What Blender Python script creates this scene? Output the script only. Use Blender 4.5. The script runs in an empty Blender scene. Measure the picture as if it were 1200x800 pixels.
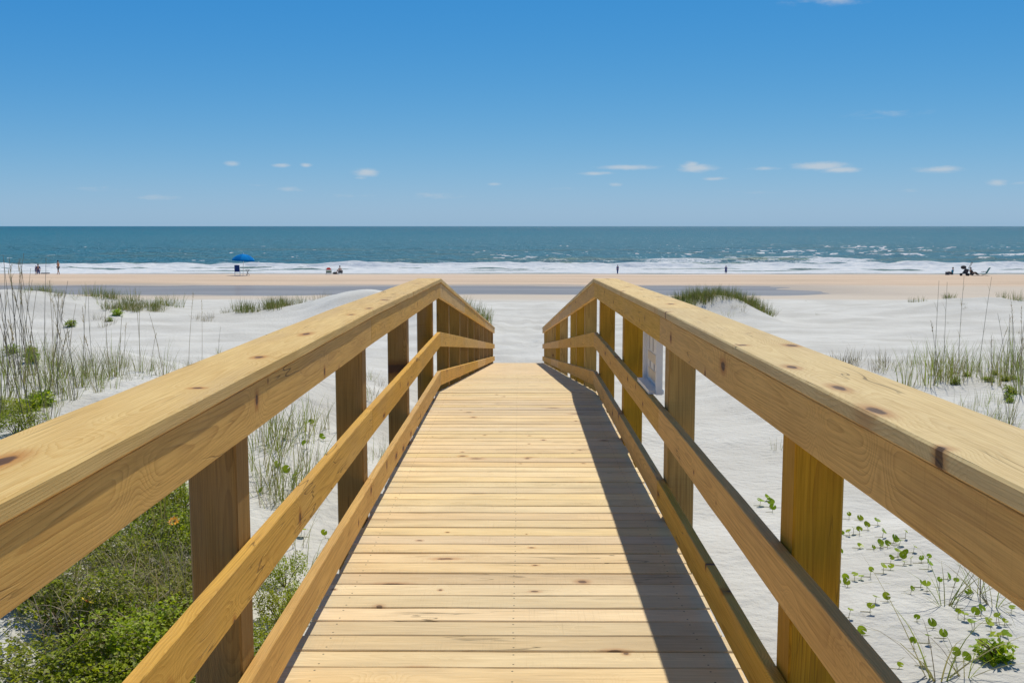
import bpy, bmesh, math, random
import numpy as np
from mathutils import Vector, Matrix
R = math.radians
rng = random.Random(7)
CAMZ = 6.05                     # camera height above the sea
F = 1204.0                      # focal length in pixels of the 1200 px wide photograph
VX, HY = 608.5, 265.0           # image of the +Y direction, horizon row
scene = bpy.context.scene
col = scene.collection

# ------------------------------------------------------------------ helpers
def hash2(ix, iy, seed):
    n = (ix.astype(np.int64) * 374761393 + iy.astype(np.int64) * 668265263 + seed * 1274126177) & 0xFFFFFFFF
    n = ((n ^ (n >> 13)) * 1274126177) & 0xFFFFFFFF
    n = n ^ (n >> 16)
    return (n & 0xFFFFFF) / float(0xFFFFFF)

def vnoise(x, y, seed=0):
    x = np.asarray(x, float); y = np.asarray(y, float)
    ix = np.floor(x); iy = np.floor(y)
    fx = x - ix; fy = y - iy
    fx = fx * fx * fx * (fx * (fx * 6 - 15) + 10); fy = fy * fy * fy * (fy * (fy * 6 - 15) + 10)
    a = hash2(ix, iy, seed); b = hash2(ix + 1, iy, seed)
    c = hash2(ix, iy + 1, seed); d = hash2(ix + 1, iy + 1, seed)
    return (a + (b - a) * fx) * (1 - fy) + (c + (d - c) * fx) * fy

def fbm(x, y, seed=0, oct=4):
    s = 0; a = .5; t = 0
    for k in range(oct):
        s = s + a * vnoise(np.asarray(x) * 2 ** k + 17.3 * k, np.asarray(y) * 2 ** k - 9.1 * k, seed + k)
        t += a; a *= .5
    return s / t

def sstep(a, b, x):
    t = np.clip((np.asarray(x, float) - a) / (b - a), 0, 1)
    return t * t * (3 - 2 * t)

def tag(o, label=None, cat=None, group=None, kind=None):
    if label: o['label'] = label
    if cat: o['category'] = cat
    if group: o['group'] = group
    if kind: o['kind'] = kind
    return o

def empty(name, loc=(0, 0, 0), rz=0):
    o = bpy.data.objects.new(name, None); o.location = loc; o.rotation_euler = (0, 0, rz)
    o.empty_display_size = .1
    col.objects.link(o); return o

class MB:
    def __init__(s): s.v = []; s.f = []; s.m = []
    def add(s, verts, faces, mi=0):
        n = len(s.v); s.v += [tuple(v) for v in verts]
        s.f += [tuple(i + n for i in f) for f in faces]; s.m += [mi] * len(faces)
    def box(s, c, d, mi=0, rot=None):
        x, y, z = d[0] / 2, d[1] / 2, d[2] / 2
        vs = [Vector((sx * x, sy * y, sz * z)) for sz in (-1, 1) for sy in (-1, 1) for sx in (-1, 1)]
        if rot is not None: vs = [rot @ v for v in vs]
        vs = [v + Vector(c) for v in vs]
        s.add(vs, [(0, 2, 3, 1), (4, 5, 7, 6), (0, 1, 5, 4), (2, 6, 7, 3), (0, 4, 6, 2), (1, 3, 7, 5)], mi)
    def tube(s, pts, rads, n=8, mi=0, cap=True):
        pts = [Vector(p) for p in pts]
        if not hasattr(rads, '__len__'): rads = [rads] * len(pts)
        vs = []; fs = []
        up = Vector((0.13, .31, .94))
        for i, p in enumerate(pts):
            t = (pts[min(i + 1, len(pts) - 1)] - pts[max(i - 1, 0)]).normalized()
            a = t.cross(up)
            if a.length < .05: a = t.cross(Vector((1, 0, 0)))
            a.normalize(); b = t.cross(a)
            for k in range(n):
                an = 2 * math.pi * k / n
                vs.append(p + (a * math.cos(an) + b * math.sin(an)) * rads[i])
        for i in range(len(pts) - 1):
            for k in range(n):
                k2 = (k + 1) % n
                fs.append((i * n + k, i * n + k2, (i + 1) * n + k2, (i + 1) * n + k))
        if cap:
            fs.append(tuple(range(n - 1, -1, -1))); fs.append(tuple(range((len(pts) - 1) * n, len(pts) * n)))
        s.add(vs, fs, mi)
    def ball(s, c, r, mi=0, nu=12, nv=8):
        if not hasattr(r, '__len__'): r = (r, r, r)
        vs = [(c[0], c[1], c[2] - r[2])]
        for j in range(1, nv):
            ph = -math.pi / 2 + math.pi * j / nv
            for i in range(nu):
                a = 2 * math.pi * i / nu
                vs.append((c[0] + r[0] * math.cos(ph) * math.cos(a), c[1] + r[1] * math.cos(ph) * math.sin(a), c[2] + r[2] * math.sin(ph)))
        vs.append((c[0], c[1], c[2] + r[2])); top = len(vs) - 1
        fs = [(0, 1 + (i + 1) % nu, 1 + i) for i in range(nu)]
        for j in range(nv - 2):
            for i in range(nu):
                a = 1 + j * nu + i; b = 1 + j * nu + (i + 1) % nu
                fs.append((a, b, b + nu, a + nu))
        b0 = 1 + (nv - 2) * nu
        fs += [(b0 + i, b0 + (i + 1) % nu, top) for i in range(nu)]
        s.add(vs, fs, mi)
    def mesh(s, name, mats, smooth=False):
        me = bpy.data.meshes.new(name); me.from_pydata(s.v, [], s.f)
        for m in (mats if isinstance(mats, (list, tuple)) else [mats]): me.materials.append(m)
        me.polygons.foreach_set('material_index', s.m)
        if smooth: me.polygons.foreach_set('use_smooth', [True] * len(s.f))
        me.update(); return me
    def build(s, name, mats, parent=None, smooth=False):
        return link(name, s.mesh(name, mats, smooth), parent)

def link(name, me, parent=None, loc=(0, 0, 0), rot=None):
    o = bpy.data.objects.new(name, me); col.objects.link(o)
    if parent: o.parent = parent
    o.location = loc
    if rot is not None: o.rotation_euler = rot
    return o

# ------------------------------------------------------------------ node helpers
class NT:
    def __init__(s, name=None, tree=None):
        if tree is None:
            s.mat = bpy.data.materials.new(name); s.mat.use_nodes = True; tree = s.mat.node_tree
        s.t = tree; s.t.nodes.clear()
    def n(s, typ, _props=None, **inp):
        nd = s.t.nodes.new(typ)
        for k, v in (_props or {}).items(): setattr(nd, k, v)
        for k, v in inp.items():
            key = int(k[1:]) if k[0] == 'i' and k[1:].isdigit() else k.replace('_', ' ')
            s.set(nd.inputs[key], v)
        return nd
    def set(s, sock, v):
        if isinstance(v, bpy.types.NodeSocket): s.t.links.new(v, sock)
        elif isinstance(v, bpy.types.Node): s.t.links.new(v.outputs[0], sock)
        else:
            if hasattr(sock.default_value, '__len__') and not hasattr(v, '__len__'): v = [v] * len(sock.default_value)
            if sock.type == 'RGBA' and hasattr(v, '__len__') and len(v) == 3: v = (*v, 1)
            sock.default_value = v
    def m(s, op, a, b=0.0, c=0.0, clamp=False):
        return s.n('ShaderNodeMath', dict(operation=op, use_clamp=clamp), i0=a, i1=b, i2=c).outputs[0]
    def mr(s, v, a, b, c=0., d=1., interp='SMOOTHSTEP'):
        nd = s.n('ShaderNodeMapRange', dict(interpolation_type=interp, clamp=True))
        for k, x in zip(('Value', 'From Min', 'From Max', 'To Min', 'To Max'), (v, a, b, c, d)): s.set(nd.inputs[k], x)
        return nd.outputs[0]
    def mix(s, f, a, b, blend='MIX'):
        nd = s.n('ShaderNodeMix', dict(data_type='RGBA', blend_type=blend))
        s.set(nd.inputs[0], f); s.set(nd.inputs[6], a); s.set(nd.inputs[7], b)
        return nd.outputs[2]
    def noise(s, vec, scale, detail=3, rough=.55, dist=0.):
        return s.n('ShaderNodeTexNoise', None, Vector=vec, Scale=scale, Detail=detail, Roughness=rough, Distortion=dist).outputs[0]
    def scale(s, vec, k):
        return s.n('ShaderNodeVectorMath', dict(operation='MULTIPLY'), i0=vec, i1=k).outputs[0]
    def out(s, bsdf, disp=None):
        o = s.t.nodes.new('ShaderNodeOutputMaterial'); s.t.links.new(bsdf.outputs[0] if isinstance(bsdf, bpy.types.Node) else bsdf, o.inputs[0])
        return s.mat

def wood(name, light, dark, tint=.12, ringf=95, screws=False, contrast=.6, knots=1.0, grey=0.0, band=0.008, kscale=1.0):
    T = NT(name)
    tc = T.n('ShaderNodeTexCoord').outputs['Object']
    rnd = T.n('ShaderNodeObjectInfo').outputs['Random']
    sx = T.n('ShaderNodeSeparateXYZ', None, i0=tc)
    x, y, z = sx.outputs
    r7 = T.m('FRACT', T.m('MULTIPLY', rnd, 7.37)); r13 = T.m('FRACT', T.m('MULTIPLY', rnd, 13.91)); r29 = T.m('FRACT', T.m('MULTIPLY', rnd, 29.3))
    xo = T.m('ADD', x, T.m('MULTIPLY', rnd, 61.0))
    P = T.n('ShaderNodeCombineXYZ', None, i0=xo, i1=y, i2=T.m('ADD', z, T.m('MULTIPLY', r7, 3.0))).outputs[0]
    # knots: sparse cells in the wide face
    K = T.n('ShaderNodeCombineXYZ', None, i0=T.m('MULTIPLY', xo, 1.7), i1=T.m('MULTIPLY', T.m('ADD', y, T.m('MULTIPLY', r13, 9.0)), 2.9), i2=0.0).outputs[0]
    vo = T.n('ShaderNodeTexVoronoi', dict(voronoi_dimensions='2D'), Vector=K, Scale=kscale)
    vs_ = T.n('ShaderNodeSeparateColor', None, i0=vo.outputs['Color'])
    dl = T.n('ShaderNodeSeparateXYZ', None, i0=T.n('ShaderNodeVectorMath', dict(operation='SUBTRACT'), i0=K, i1=vo.outputs['Position']).outputs[0])
    kx = T.m('DIVIDE', T.m('DIVIDE', dl.outputs[0], 1.7), T.m('ADD', .8, T.m('MULTIPLY', T.m('POWER', vs_.outputs[2], 3.0), 3.0)))
    ky = T.m('DIVIDE', dl.outputs[1], 2.9)
    kd = T.m('SQRT', T.m('ADD', T.m('MULTIPLY', kx, kx), T.m('MULTIPLY', ky, ky)))
    kd = T.m('ADD', kd, T.m('MULTIPLY', T.m('SUBTRACT', T.noise(P, 40, 2), .5), .012))
    kd = T.m('DIVIDE', kd, T.m('ADD', .35, T.m('MULTIPLY', vs_.outputs[1], .95)))
    # growth rings
    lo = T.n('ShaderNodeTexNoise', None, Vector=T.scale(P, (.42, 3.0, 3.0)), Scale=1.0, Detail=2.0)
    ls = T.n('ShaderNodeSeparateColor', None, i0=lo.outputs['Color'])
    yy = T.m('ADD', T.m('ADD', y, T.m('MULTIPLY', T.m('SUBTRACT', r13, .5), .12)), T.m('MULTIPLY', T.m('SUBTRACT', ls.outputs[0], .5), .10))
    zz = T.m('ADD', T.m('ADD', z, T.m('ADD', .045, T.m('MULTIPLY', r7, .09))), T.m('MULTIPLY', T.m('SUBTRACT', ls.outputs[1], .5), .12))
    r = T.m('SQRT', T.m('ADD', T.m('MULTIPLY', yy, yy), T.m('MULTIPLY', zz, zz)))
    bend = T.m('MULTIPLY', T.m('EXPONENT', T.m('MULTIPLY', T.m('POWER', T.m('DIVIDE', kd, .06), 2.0), -1.0)), .03)
    r = T.m('ADD', r, bend)
    r = T.m('ADD', r, T.m('MULTIPLY', T.noise(T.scale(P, (5, 60, 60)), 1.0, 2), .0016))
    fr = T.m('FRACT', T.m('MULTIPLY', r, float(ringf)))
    ring = T.m('MULTIPLY', T.m('POWER', fr, 2.2), T.mr(fr, 1.0, .9))
    ring = T.m('MULTIPLY', ring, T.mr(T.noise(T.scale(P, (1.5, 12, 12)), 1.0, 2), .25, .65, .45, 1.0))
    fib = T.noise(T.scale(P, (4.5, 210, 210)), 1.0, 4, .65)
    blot = T.noise(T.scale(P, (2.2, 9, 9)), 1.0, 3)
    c = T.mix(T.m('MULTIPLY', ring, contrast), light, dark)
    c = T.mix(T.mr(blot, .3, .75, 0, .38), c, dark)
    c = T.mix(T.mr(fib, .42, .72, 0, .34), c, tuple(k * .5 for k in dark))
    lt = T.noise(T.scale(P, (3.0, 70, 70)), 1.0, 3)
    c = T.mix(T.mr(lt, .5, .78, 0, .4), c, tuple(min(1, k * 1.18) for k in light))
    if grey: c = T.mix(T.m('MULTIPLY', T.mr(T.noise(T.scale(P, (1.2, 5, 5)), 1.0, 4), .45, .75), T.m('MULTIPLY', grey, T.m('ADD', .35, r13))), c, tuple(.55 * k + .45 * g for k, g in zip(dark, (.36, .33, .27))))
    # drying checks, thin and long
    chk = T.noise(T.scale(P, (2.0, 95, 95)), 1.0, 2)
    c = T.mix(T.m('MULTIPLY', T.mr(chk, .68, .76), .6), c, tuple(k * .3 for k in dark))
    sel = T.m('GREATER_THAN', T.n('ShaderNodeSeparateColor', None, i0=vo.outputs['Color']).outputs[0], .46)
    halo = T.m('MULTIPLY', T.m('MULTIPLY', T.mr(kd, .040, .012), sel), .75 * knots)
    core = T.m('MULTIPLY', T.m('MULTIPLY', T.mr(kd, .017, .010), sel), .92 * knots)
    c = T.mix(halo, c, (dark[0] * .78, dark[1] * .55, dark[2] * .45))
    c = T.mix(core, c, (.075, .033, .014))
    # saw marks across the grain and long open splits
    saw = T.noise(T.scale(P, (150, 5, 5)), 1.0, 2)
    c = T.mix(T.m('MULTIPLY', T.mr(saw, .5, .8), T.mr(T.noise(P, 2.5, 2), .45, .65, 0, .22)), c, tuple(k * .6 for k in dark))
    spl = T.m('ABSOLUTE', T.m('SUBTRACT', T.noise(T.scale(P, (1.1, 16, 16)), 1.0, 2), .5))
    split = T.m('MULTIPLY', T.mr(spl, .010, .003), T.mr(T.noise(T.scale(P, (1.6, 3, 3)), 1.0, 2), .56, .64))
    c = T.mix(T.m('MULTIPLY', split, .7), c, tuple(k * .22 for k in dark))
    hsv = T.n('ShaderNodeHueSaturation', None, Color=c, Hue=T.m('ADD', .5, T.m('MULTIPLY', T.m('SUBTRACT', r29, .5), band)),
              Saturation=T.m('ADD', 1.0, T.m('MULTIPLY', T.m('SUBTRACT', r13, .5), .25)),
              Value=T.m('ADD', 1.0 - tint / 2, T.m('MULTIPLY', r7, tint)))
    c = hsv.outputs[0]
    if screws:
        # two screw heads at each joist line, in the board itself
        ax = T.m('ABSOLUTE', x); d1 = T.m('MINIMUM', T.m('ABSOLUTE', T.m('SUBTRACT', ax, .68)), ax)
        dy = T.m('ABSOLUTE', T.m('SUBTRACT', T.m('ABSOLUTE', y), .042))
        d = T.m('SQRT', T.m('ADD', T.m('MULTIPLY', d1, d1), T.m('MULTIPLY', dy, dy)))
        c = T.mix(T.mr(d, .0045, .003), c, (.10, .085, .06))
    h = T.m('ADD', T.m('MULTIPLY', fib, .5), T.m('ADD', T.m('MULTIPLY', ring, .25), T.m('ADD', T.m('MULTIPLY', core, -.4), T.m('MULTIPLY', split, -1.5))))
    bp = T.n('ShaderNodeBump', None, Strength=.6, Distance=.003, Height=h)
    b = T.n('ShaderNodeBsdfPrincipled', None, Base_Color=c, Roughness=T.mr(fib, .2, .8, .55, .75), Normal=bp.outputs[0])
    b.inputs['Specular IOR Level'].default_value = .3
    return T.out(b)

def flat(name, c, rough=.6, var=.15, nscale=8., metal=0.0, spec=.4):
    T = NT(name)
    tc = T.n('ShaderNodeTexCoord').outputs['Object']
    nz = T.noise(tc, nscale, 4)
    cc = T.mix(T.mr(nz, .3, .7), tuple(k * (1 - var) for k in c), tuple(min(1, k * (1 + var)) for k in c))
    b = T.n('ShaderNodeBsdfPrincipled', None, Base_Color=cc, Roughness=rough, Metallic=metal)
    b.inputs['Specular IOR Level'].default_value = spec
    bp = T.n('ShaderNodeBump', None, Strength=.15, Distance=.01, Height=T.noise(tc, nscale * 5, 2)); T.set(b.inputs['Normal'], bp.outputs[0])
    return T.out(b)

def leafmat(name, c1, c2, trans=.35, rough=.5):
    T = NT(name)
    tc = T.n('ShaderNodeTexCoord').outputs['Object']
    rnd = T.n('ShaderNodeObjectInfo').outputs['Random']
    isl = T.n('ShaderNodeNewGeometry').outputs['Random Per Island']
    c = T.mix(isl, c1, c2)
    c = T.mix(T.mr(T.noise(tc, 6, 3), .35, .7, 0, .5), c, tuple(k * .7 for k in c2))
    hs = T.n('ShaderNodeHueSaturation', None, Color=c, Hue=T.m('ADD', .488, T.m('MULTIPLY', rnd, .024)), Saturation=1.0, Value=T.m('ADD', .8, T.m('MULTIPLY', T.m('FRACT', T.m('MULTIPLY', rnd, 9.1)), .4)))
    b = T.n('ShaderNodeBsdfPrincipled', None, Base_Color=hs.outputs[0], Roughness=rough)
    b.inputs['Specular IOR Level'].default_value = .35
    tr = T.n('ShaderNodeBsdfTranslucent', None, Color=T.mix(1.0, hs.outputs[0], (1.0, 1.0, .6), 'MULTIPLY'))
    mx = T.n('ShaderNodeMixShader', None, i0=trans, i1=b.outputs[0], i2=tr.outputs[0])
    return T.out(mx)

M = {}
M['deck'] = wood('deck_pine', (.82, .635, .37), (.58, .40, .185), tint=.30, ringf=185, screws=True, contrast=.5, grey=.6, knots=.85, kscale=1.35, band=.012)
M['rail'] = wood('rail_pine', (.715, .432, .108), (.45, .235, .045), tint=.12, ringf=185, contrast=.95, grey=.25, kscale=1.35)
M['cap'] = wood('cap_pine', (.715, .53, .245), (.53, .33, .11), tint=.10, ringf=185, contrast=.8, grey=.35, kscale=1.6)
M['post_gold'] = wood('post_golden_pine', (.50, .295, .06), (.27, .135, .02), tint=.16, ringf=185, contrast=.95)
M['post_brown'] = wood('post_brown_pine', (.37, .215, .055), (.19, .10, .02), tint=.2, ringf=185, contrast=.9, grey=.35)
M['joist'] = wood('joist_pine', (.42, .29, .14), (.26, .15, .06))
M['green'] = leafmat('grass_green', (.22, .29, .03), (.34, .40, .065), .4)
M['deep_green'] = leafmat('grass_deep_green', (.11, .16, .025), (.19, .24, .05), .35)
M['olive'] = leafmat('grass_olive', (.24, .235, .085), (.36, .33, .15), .35)
M['dry'] = leafmat('grass_dry', (.34, .27, .15), (.50, .42, .26), .25, .7)
M['grey_stem'] = leafmat('dead_stem', (.20, .165, .125), (.32, .28, .21), .15, .8)
M['shrub'] = leafmat('shrub_leaf', (.32, .40, .010), (.50, .56, .025), .5)
M['shrub_dark'] = leafmat('shrub_leaf_dark', (.17, .23, .010), (.28, .34, .016), .45)
M['vine'] = leafmat('vine_leaf', (.24, .36, .012), (.36, .47, .022), .45, .4)
M['twig'] = flat('twig', (.14, .09, .05), .8)
M['petal'] = flat('orange_petal', (.85, .35, .02), .5)
M['petal_y'] = flat('yellow_petal', (.85, .62, .05), .5)
M['disc'] = flat('flower_disc', (.25, .06, .02), .8)
M['white_paint'] = flat('white_paint', (.80, .80, .79), .4, .04)
M['panel_white'] = flat('printed_white', (.74, .74, .70), .35, .03)
M['panel_tan'] = flat('printed_tan', (.60, .50, .35), .35, .08)
M['panel_grey'] = flat('printed_grey', (.46, .46, .46), .35, .08)
M['skin'] = flat('skin_tan', (.52, .30, .20), .55, .06)
M['skin_pale'] = flat('skin_pale', (.70, .45, .33), .55, .06)
M['hair'] = flat('dark_hair', (.025, .018, .014), .5)
M['navy'] = flat('navy_cloth', (.05, .085, .25), .8)
M['blue'] = flat('royal_blue_cloth', (.001, .17, .50), .9, .08, spec=.05)
M['blue_dark'] = flat('deep_blue_cloth', (.012, .055, .22), .75, .08)
M['cyan'] = flat('cyan_cloth', (.02, .42, .72), .7, .05)
M['teal'] = flat('teal_cloth', (.02, .24, .27), .7, .08)
M['teal_blue'] = flat('teal_blue_cloth', (.02, .28, .44), .7, .08)
M['black'] = flat('black_cloth', (.035, .036, .045), .7)
M['dark_grey'] = flat('charcoal_cloth', (.09, .097, .11), .75)
M['orange'] = flat('orange_cloth', (.62, .24, .07), .75)
M['red'] = flat('red_cloth', (.68, .05, .04), .7)
M['lime'] = flat('pale_green_cloth', (.50, .62, .40), .7)
M['white_cloth'] = flat('white_cloth', (.80, .80, .78), .8, .04)
M['metal'] = flat('pale_metal', (.62, .63, .64), .35, .05, metal=.8)
M['rubber'] = flat('rubber', (.02, .02, .02), .8)

# ------------------------------------------------------------------ deck line and terrain
DP = [(-6, -1.40), (0, -1.475), (5.4, -1.5425), (10.0, -1.625), (32.2, -4.29)]
def deck_rel(d): return float(np.interp(d, [p[0] for p in DP], [p[1] for p in DP]))

PL = ([-60, -4, 3, 7, 10, 13, 16.8, 19, 22, 26, 32, 45, 76, 82, 84.5, 93, 96, 104, 115, 132, 150, 200],
      [-2.6, -2.6, -2.75, -2.72, -2.62, -2.50, -2.50, -2.85, -3.35, -3.75, -4.05, -4.45, -5.30, -5.455, -5.62, -5.62, -5.46, -5.36, -5.6, -6.05, -6.6, -8])
PC = ([-60, 0, 8, 14, 20, 26, 32.3, 45, 76, 82, 84.5, 93, 96, 104, 115, 132, 150, 200],
      [-2.9, -3.0, -3.05, -3.25, -3.65, -4.0, -4.36, -4.62, -5.30, -5.455, -5.62, -5.62, -5.46, -5.36, -5.6, -6.05, -6.6, -8])
PR = ([-60, 0, 6, 10, 14, 18, 20.5, 22.5, 26, 32, 45, 76, 82, 84.5, 93, 96, 104, 115, 132, 150, 200],
      [-3.2, -3.25, -3.32, -3.30, -3.15, -2.93, -2.84, -3.0, -3.6, -4.1, -4.5, -5.28, -5.45, -5.60, -5.60, -5.46, -5.36, -5.6, -6.05, -6.6, -8])
PM = ([-60, 0, 6, 12, 17, 22, 27, 32, 45, 76, 82, 84.5, 93, 96, 104, 115, 132, 150, 200],
      [-3.2, -3.25, -3.33, -3.38, -3.42, -3.6, -3.9, -4.3, -4.6, -5.28, -5.45, -5.60, -5.60, -5.45, -5.36, -5.6, -6.05, -6.6, -8])
BUMPS = [(-25.5, 51, 1.35, 7.5, 5.0), (-38, 44, 1.5, 9, 6), (-7.6, 50, 1.50, 2.5, 4.0), (-4.6, 52, .95, 1.8, 3.6), (-11.5, 52, .45, 2.6, 4.0),
         (8.2, 52, .75, 1.7, 3.0), (10.4, 51, 1.05, 1.7, 3.0), (25.5, 58, .75, 5, 4), (33, 50, .9, 6, 5), (-3.0, 46, .75, 1.5, 4),
         (-5.6, 10.5, .22, 1.0, 1.4), (-9.5, 22, .7, 2.2, 2.5), (12.5, 24, .35, 2.5, 3)]
def height(X, Y):
    """ground height relative to the camera"""
    X = np.asarray(X, float); Y = np.asarray(Y, float)
    wx = X + 1.2 * (fbm(X / 6, Y / 6, 3, 2) - .5); wy = Y + np.clip(Y / 12, 0, 1) * 2.4 * (fbm(X / 7, Y / 9, 5, 3) - .5)
    hl = np.interp(wy, *PL); hc = np.interp(wy, *PC); hr = np.interp(wy, *PR); hm = np.interp(wy, *PM)
    L = sstep(-1.0, -4.0, wx); h = hc * (1 - L) + hl * L
    A = sstep(.6, 2.0, wx); h = h * (1 - A) + hm * A
    B = sstep(3.2, 6.0, wx); h = h * (1 - B) + hr * B
    far = sstep(60, 80, Y) ; 
    # the tidal pool ends on the right
    E = sstep(20, 30, X) * sstep(80, 84, Y) * sstep(98, 93, Y); h = h + E * .2
    for bx, by, a, sx, sy in BUMPS:
        h = h + a * np.exp(-((wx - bx) / sx) ** 2 - ((wy - by) / sy) ** 2)
    dune = sstep(78, 60, Y)
    nearw = sstep(.9, 1.8, np.abs(X))
    h = h + dune * (.46 * (fbm(X / 5, Y / 5, 11, 3) - .5) * (0.25 + .75 * nearw) + .15 * (fbm(X / 1.1, Y / 1.3, 21, 3) - .5))
    h = h + sstep(34, 20, Y) * (.025 + .04 * sstep(0, -2.5, X)) * (fbm(X / .28, Y / .28, 31, 2) - .5)
    h = h + sstep(4, 1.5, np.abs(X - .3)) * sstep(32.4, 34, Y) * sstep(66, 50, Y) * .11 * (vnoise(X / .42, Y / .8, 33) - .5)
    h = h + sstep(70, 84, Y) * (.04 + .14 * sstep(104, 98, Y)) * (fbm(X / 16, Y / 3, 41, 4) - .5)
    # never through the boards
    dk = np.interp(Y, [p[0] for p in DP], [p[1] for p in DP])
    cap = np.where(Y < 31.2, dk - .16 - .25 * sstep(31.2, 24, Y), 99)
    lim = np.where((np.abs(X) < 1.5), cap, 99)
    return np.minimum(h, lim)

def at(px, py, dmin=3.5, dmax=131):
    """the ground point seen at a pixel of the photograph"""
    d = np.concatenate([np.arange(dmin, 30, .02), np.arange(30, dmax, .1)])
    X = (px - VX) / F * d; zr = -(py - HY) / F * d
    g = height(X, d)
    k = np.argmax(zr <= g)
    if zr[k] > g[k]: k = len(d) - 1
    return Vector((X[k], d[k], g[k] + CAMZ))
def gz(X, Y): return float(height(X, Y)) + CAMZ

def grid_mesh(name, xs, ys, zfun, mat, smooth=True, attrs=None):
    nx, ny = len(xs[0]) if np.ndim(xs) == 2 else len(xs), len(ys)
    Xg = np.asarray(xs) if np.ndim(xs) == 2 else np.tile(np.asarray(xs), (ny, 1))
    Yg = np.tile(np.asarray(ys)[:, None], (1, nx))
    Z = zfun(Xg, Yg)
    v = np.stack([Xg, Yg, Z], -1).reshape(-1, 3)
    idx = np.arange(nx * ny).reshape(ny, nx)
    f = np.stack([idx[:-1, :-1], idx[:-1, 1:], idx[1:, 1:], idx[1:, :-1]], -1).reshape(-1, 4)
    me = bpy.data.meshes.new(name)
    me.vertices.add(len(v)); me.vertices.foreach_set('co', v.ravel())
    me.loops.add(f.size); me.loops.foreach_set('vertex_index', f.ravel().astype(np.int32))
    me.polygons.add(len(f)); me.polygons.foreach_set('loop_start', np.arange(0, f.size, 4, dtype=np.int32))
    me.polygons.foreach_set('loop_total', np.full(len(f), 4, dtype=np.int32))
    me.polygons.foreach_set('use_smooth', np.ones(len(f), bool))
    for k, fn in (attrs or {}).items():
        a = me.attributes.new(k, 'FLOAT', 'POINT'); a.data.foreach_set('value', fn(Xg, Yg).ravel().astype(np.float32))
    me.materials.append(mat); me.update(); me.validate()
    o = bpy.data.objects.new(name, me); col.objects.link(o); return o

# ------------------------------------------------------------------ sand
def sand_material():
    T = NT('beach_sand')
    g = T.n('ShaderNodeNewGeometry').outputs['Position']
    s = T.n('ShaderNodeSeparateXYZ', None, i0=g); x, y, z = s.outputs
    flatp = T.scale(g, (1, 1, 0))
    big = T.noise(T.scale(flatp, (.25, .5, 1)), 1.0, 4); mid = T.noise(flatp, 1.6, 4); fine = T.noise(g, 55, 3); grain = T.noise(g, 420, 2)
    c = T.mix(T.mr(big, .3, .7), (.515, .505, .48), (.655, .65, .63))
    c = T.mix(T.mr(mid, .35, .75, 0, .22), c, (.50, .48, .45))
    c = T.mix(T.mr(grain, .55, .75, 0, .18), c, (.45, .40, .33))
    # bits of wrack and debris
    wr = T.noise(T.scale(flatp, (1.0, 1.6, 1)), 9, 4, .7)
    c = T.mix(T.m('MULTIPLY', T.mr(wr, .67, .73), T.mr(T.noise(flatp, .22, 2), .48, .6, 0, .6)), c, (.22, .18, .13))
    # the lower beach: tan, streaked, wet towards the water
    yw = T.m('ADD', y, T.m('MULTIPLY', T.m('SUBTRACT', T.noise(T.scale(flatp, (.05, .15, 1)), 1.0, 4), .5), 9.0))
    st = T.noise(T.scale(flatp, (.03, .35, 1)), 1.0, 5, .65)
    tan = T.mix(T.mr(st, .36, .62), (.53, .41, .31), (.65, .505, .39))
    c = T.mix(T.mr(yw, 71, 76), c, (.56, .49, .42))
    c = T.mix(T.mr(yw, 90, 97), c, tan)
    c = T.mix(T.mr(yw, 121, 127), c, (.58, .49, .425))
    c = T.mix(T.mr(yw, 128.5, 132), c, (.36, .305, .27))
    c = T.mix(T.m('MULTIPLY', T.mr(T.m('ABSOLUTE', T.m('SUBTRACT', yw, 89)), 9, 6), T.mr(x, 36, 22)), c, (.42, .37, .33))
    rip = T.n('ShaderNodeTexWave', dict(bands_direction='DIAGONAL'), Vector=T.scale(flatp, (1.0, 1.3, 1)), Scale=2.2, Distortion=7.0, Detail=2.0, Detail_Scale=1.2).outputs[1]
    nearf = T.mr(y, 70, 25)
    h = T.m('ADD', T.m('MULTIPLY', T.m('MULTIPLY', rip, nearf), .006), T.m('ADD', T.m('MULTIPLY', T.noise(flatp, 7, 4, .6), .055), T.m('MULTIPLY', fine, .006)))
    h = T.m('ADD', h, T.m('MULTIPLY', grain, .0012))
    bp = T.n('ShaderNodeBump', None, Strength=.8, Distance=1.0, Height=h)
    b = T.n('ShaderNodeBsdfPrincipled', None, Base_Color=c, Roughness=T.mr(yw, 127, 132, .92, .38), Normal=bp.outputs[0])
    b.inputs['Specular IOR Level'].default_value = .15
    return T.out(b)

ys = np.concatenate([np.arange(-30, 2, 1.0), np.arange(2, 26, .085), np.arange(26, 62, .25), np.arange(62, 160, .8), [165, 180, 200]])
t = np.linspace(-1, 1, 421)
xs = np.sinh(t * 5.2) / np.sinh(5.2) * 320
xs = np.sort(np.concatenate([xs, np.linspace(-7, 7, 90)]))
o = grid_mesh('sand_beach', xs, ys, lambda X, Y: height(X, Y) + CAMZ, sand_material())
tag(o, 'white rippled dune sand running down to the tan wet beach', kind='structure')

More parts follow.
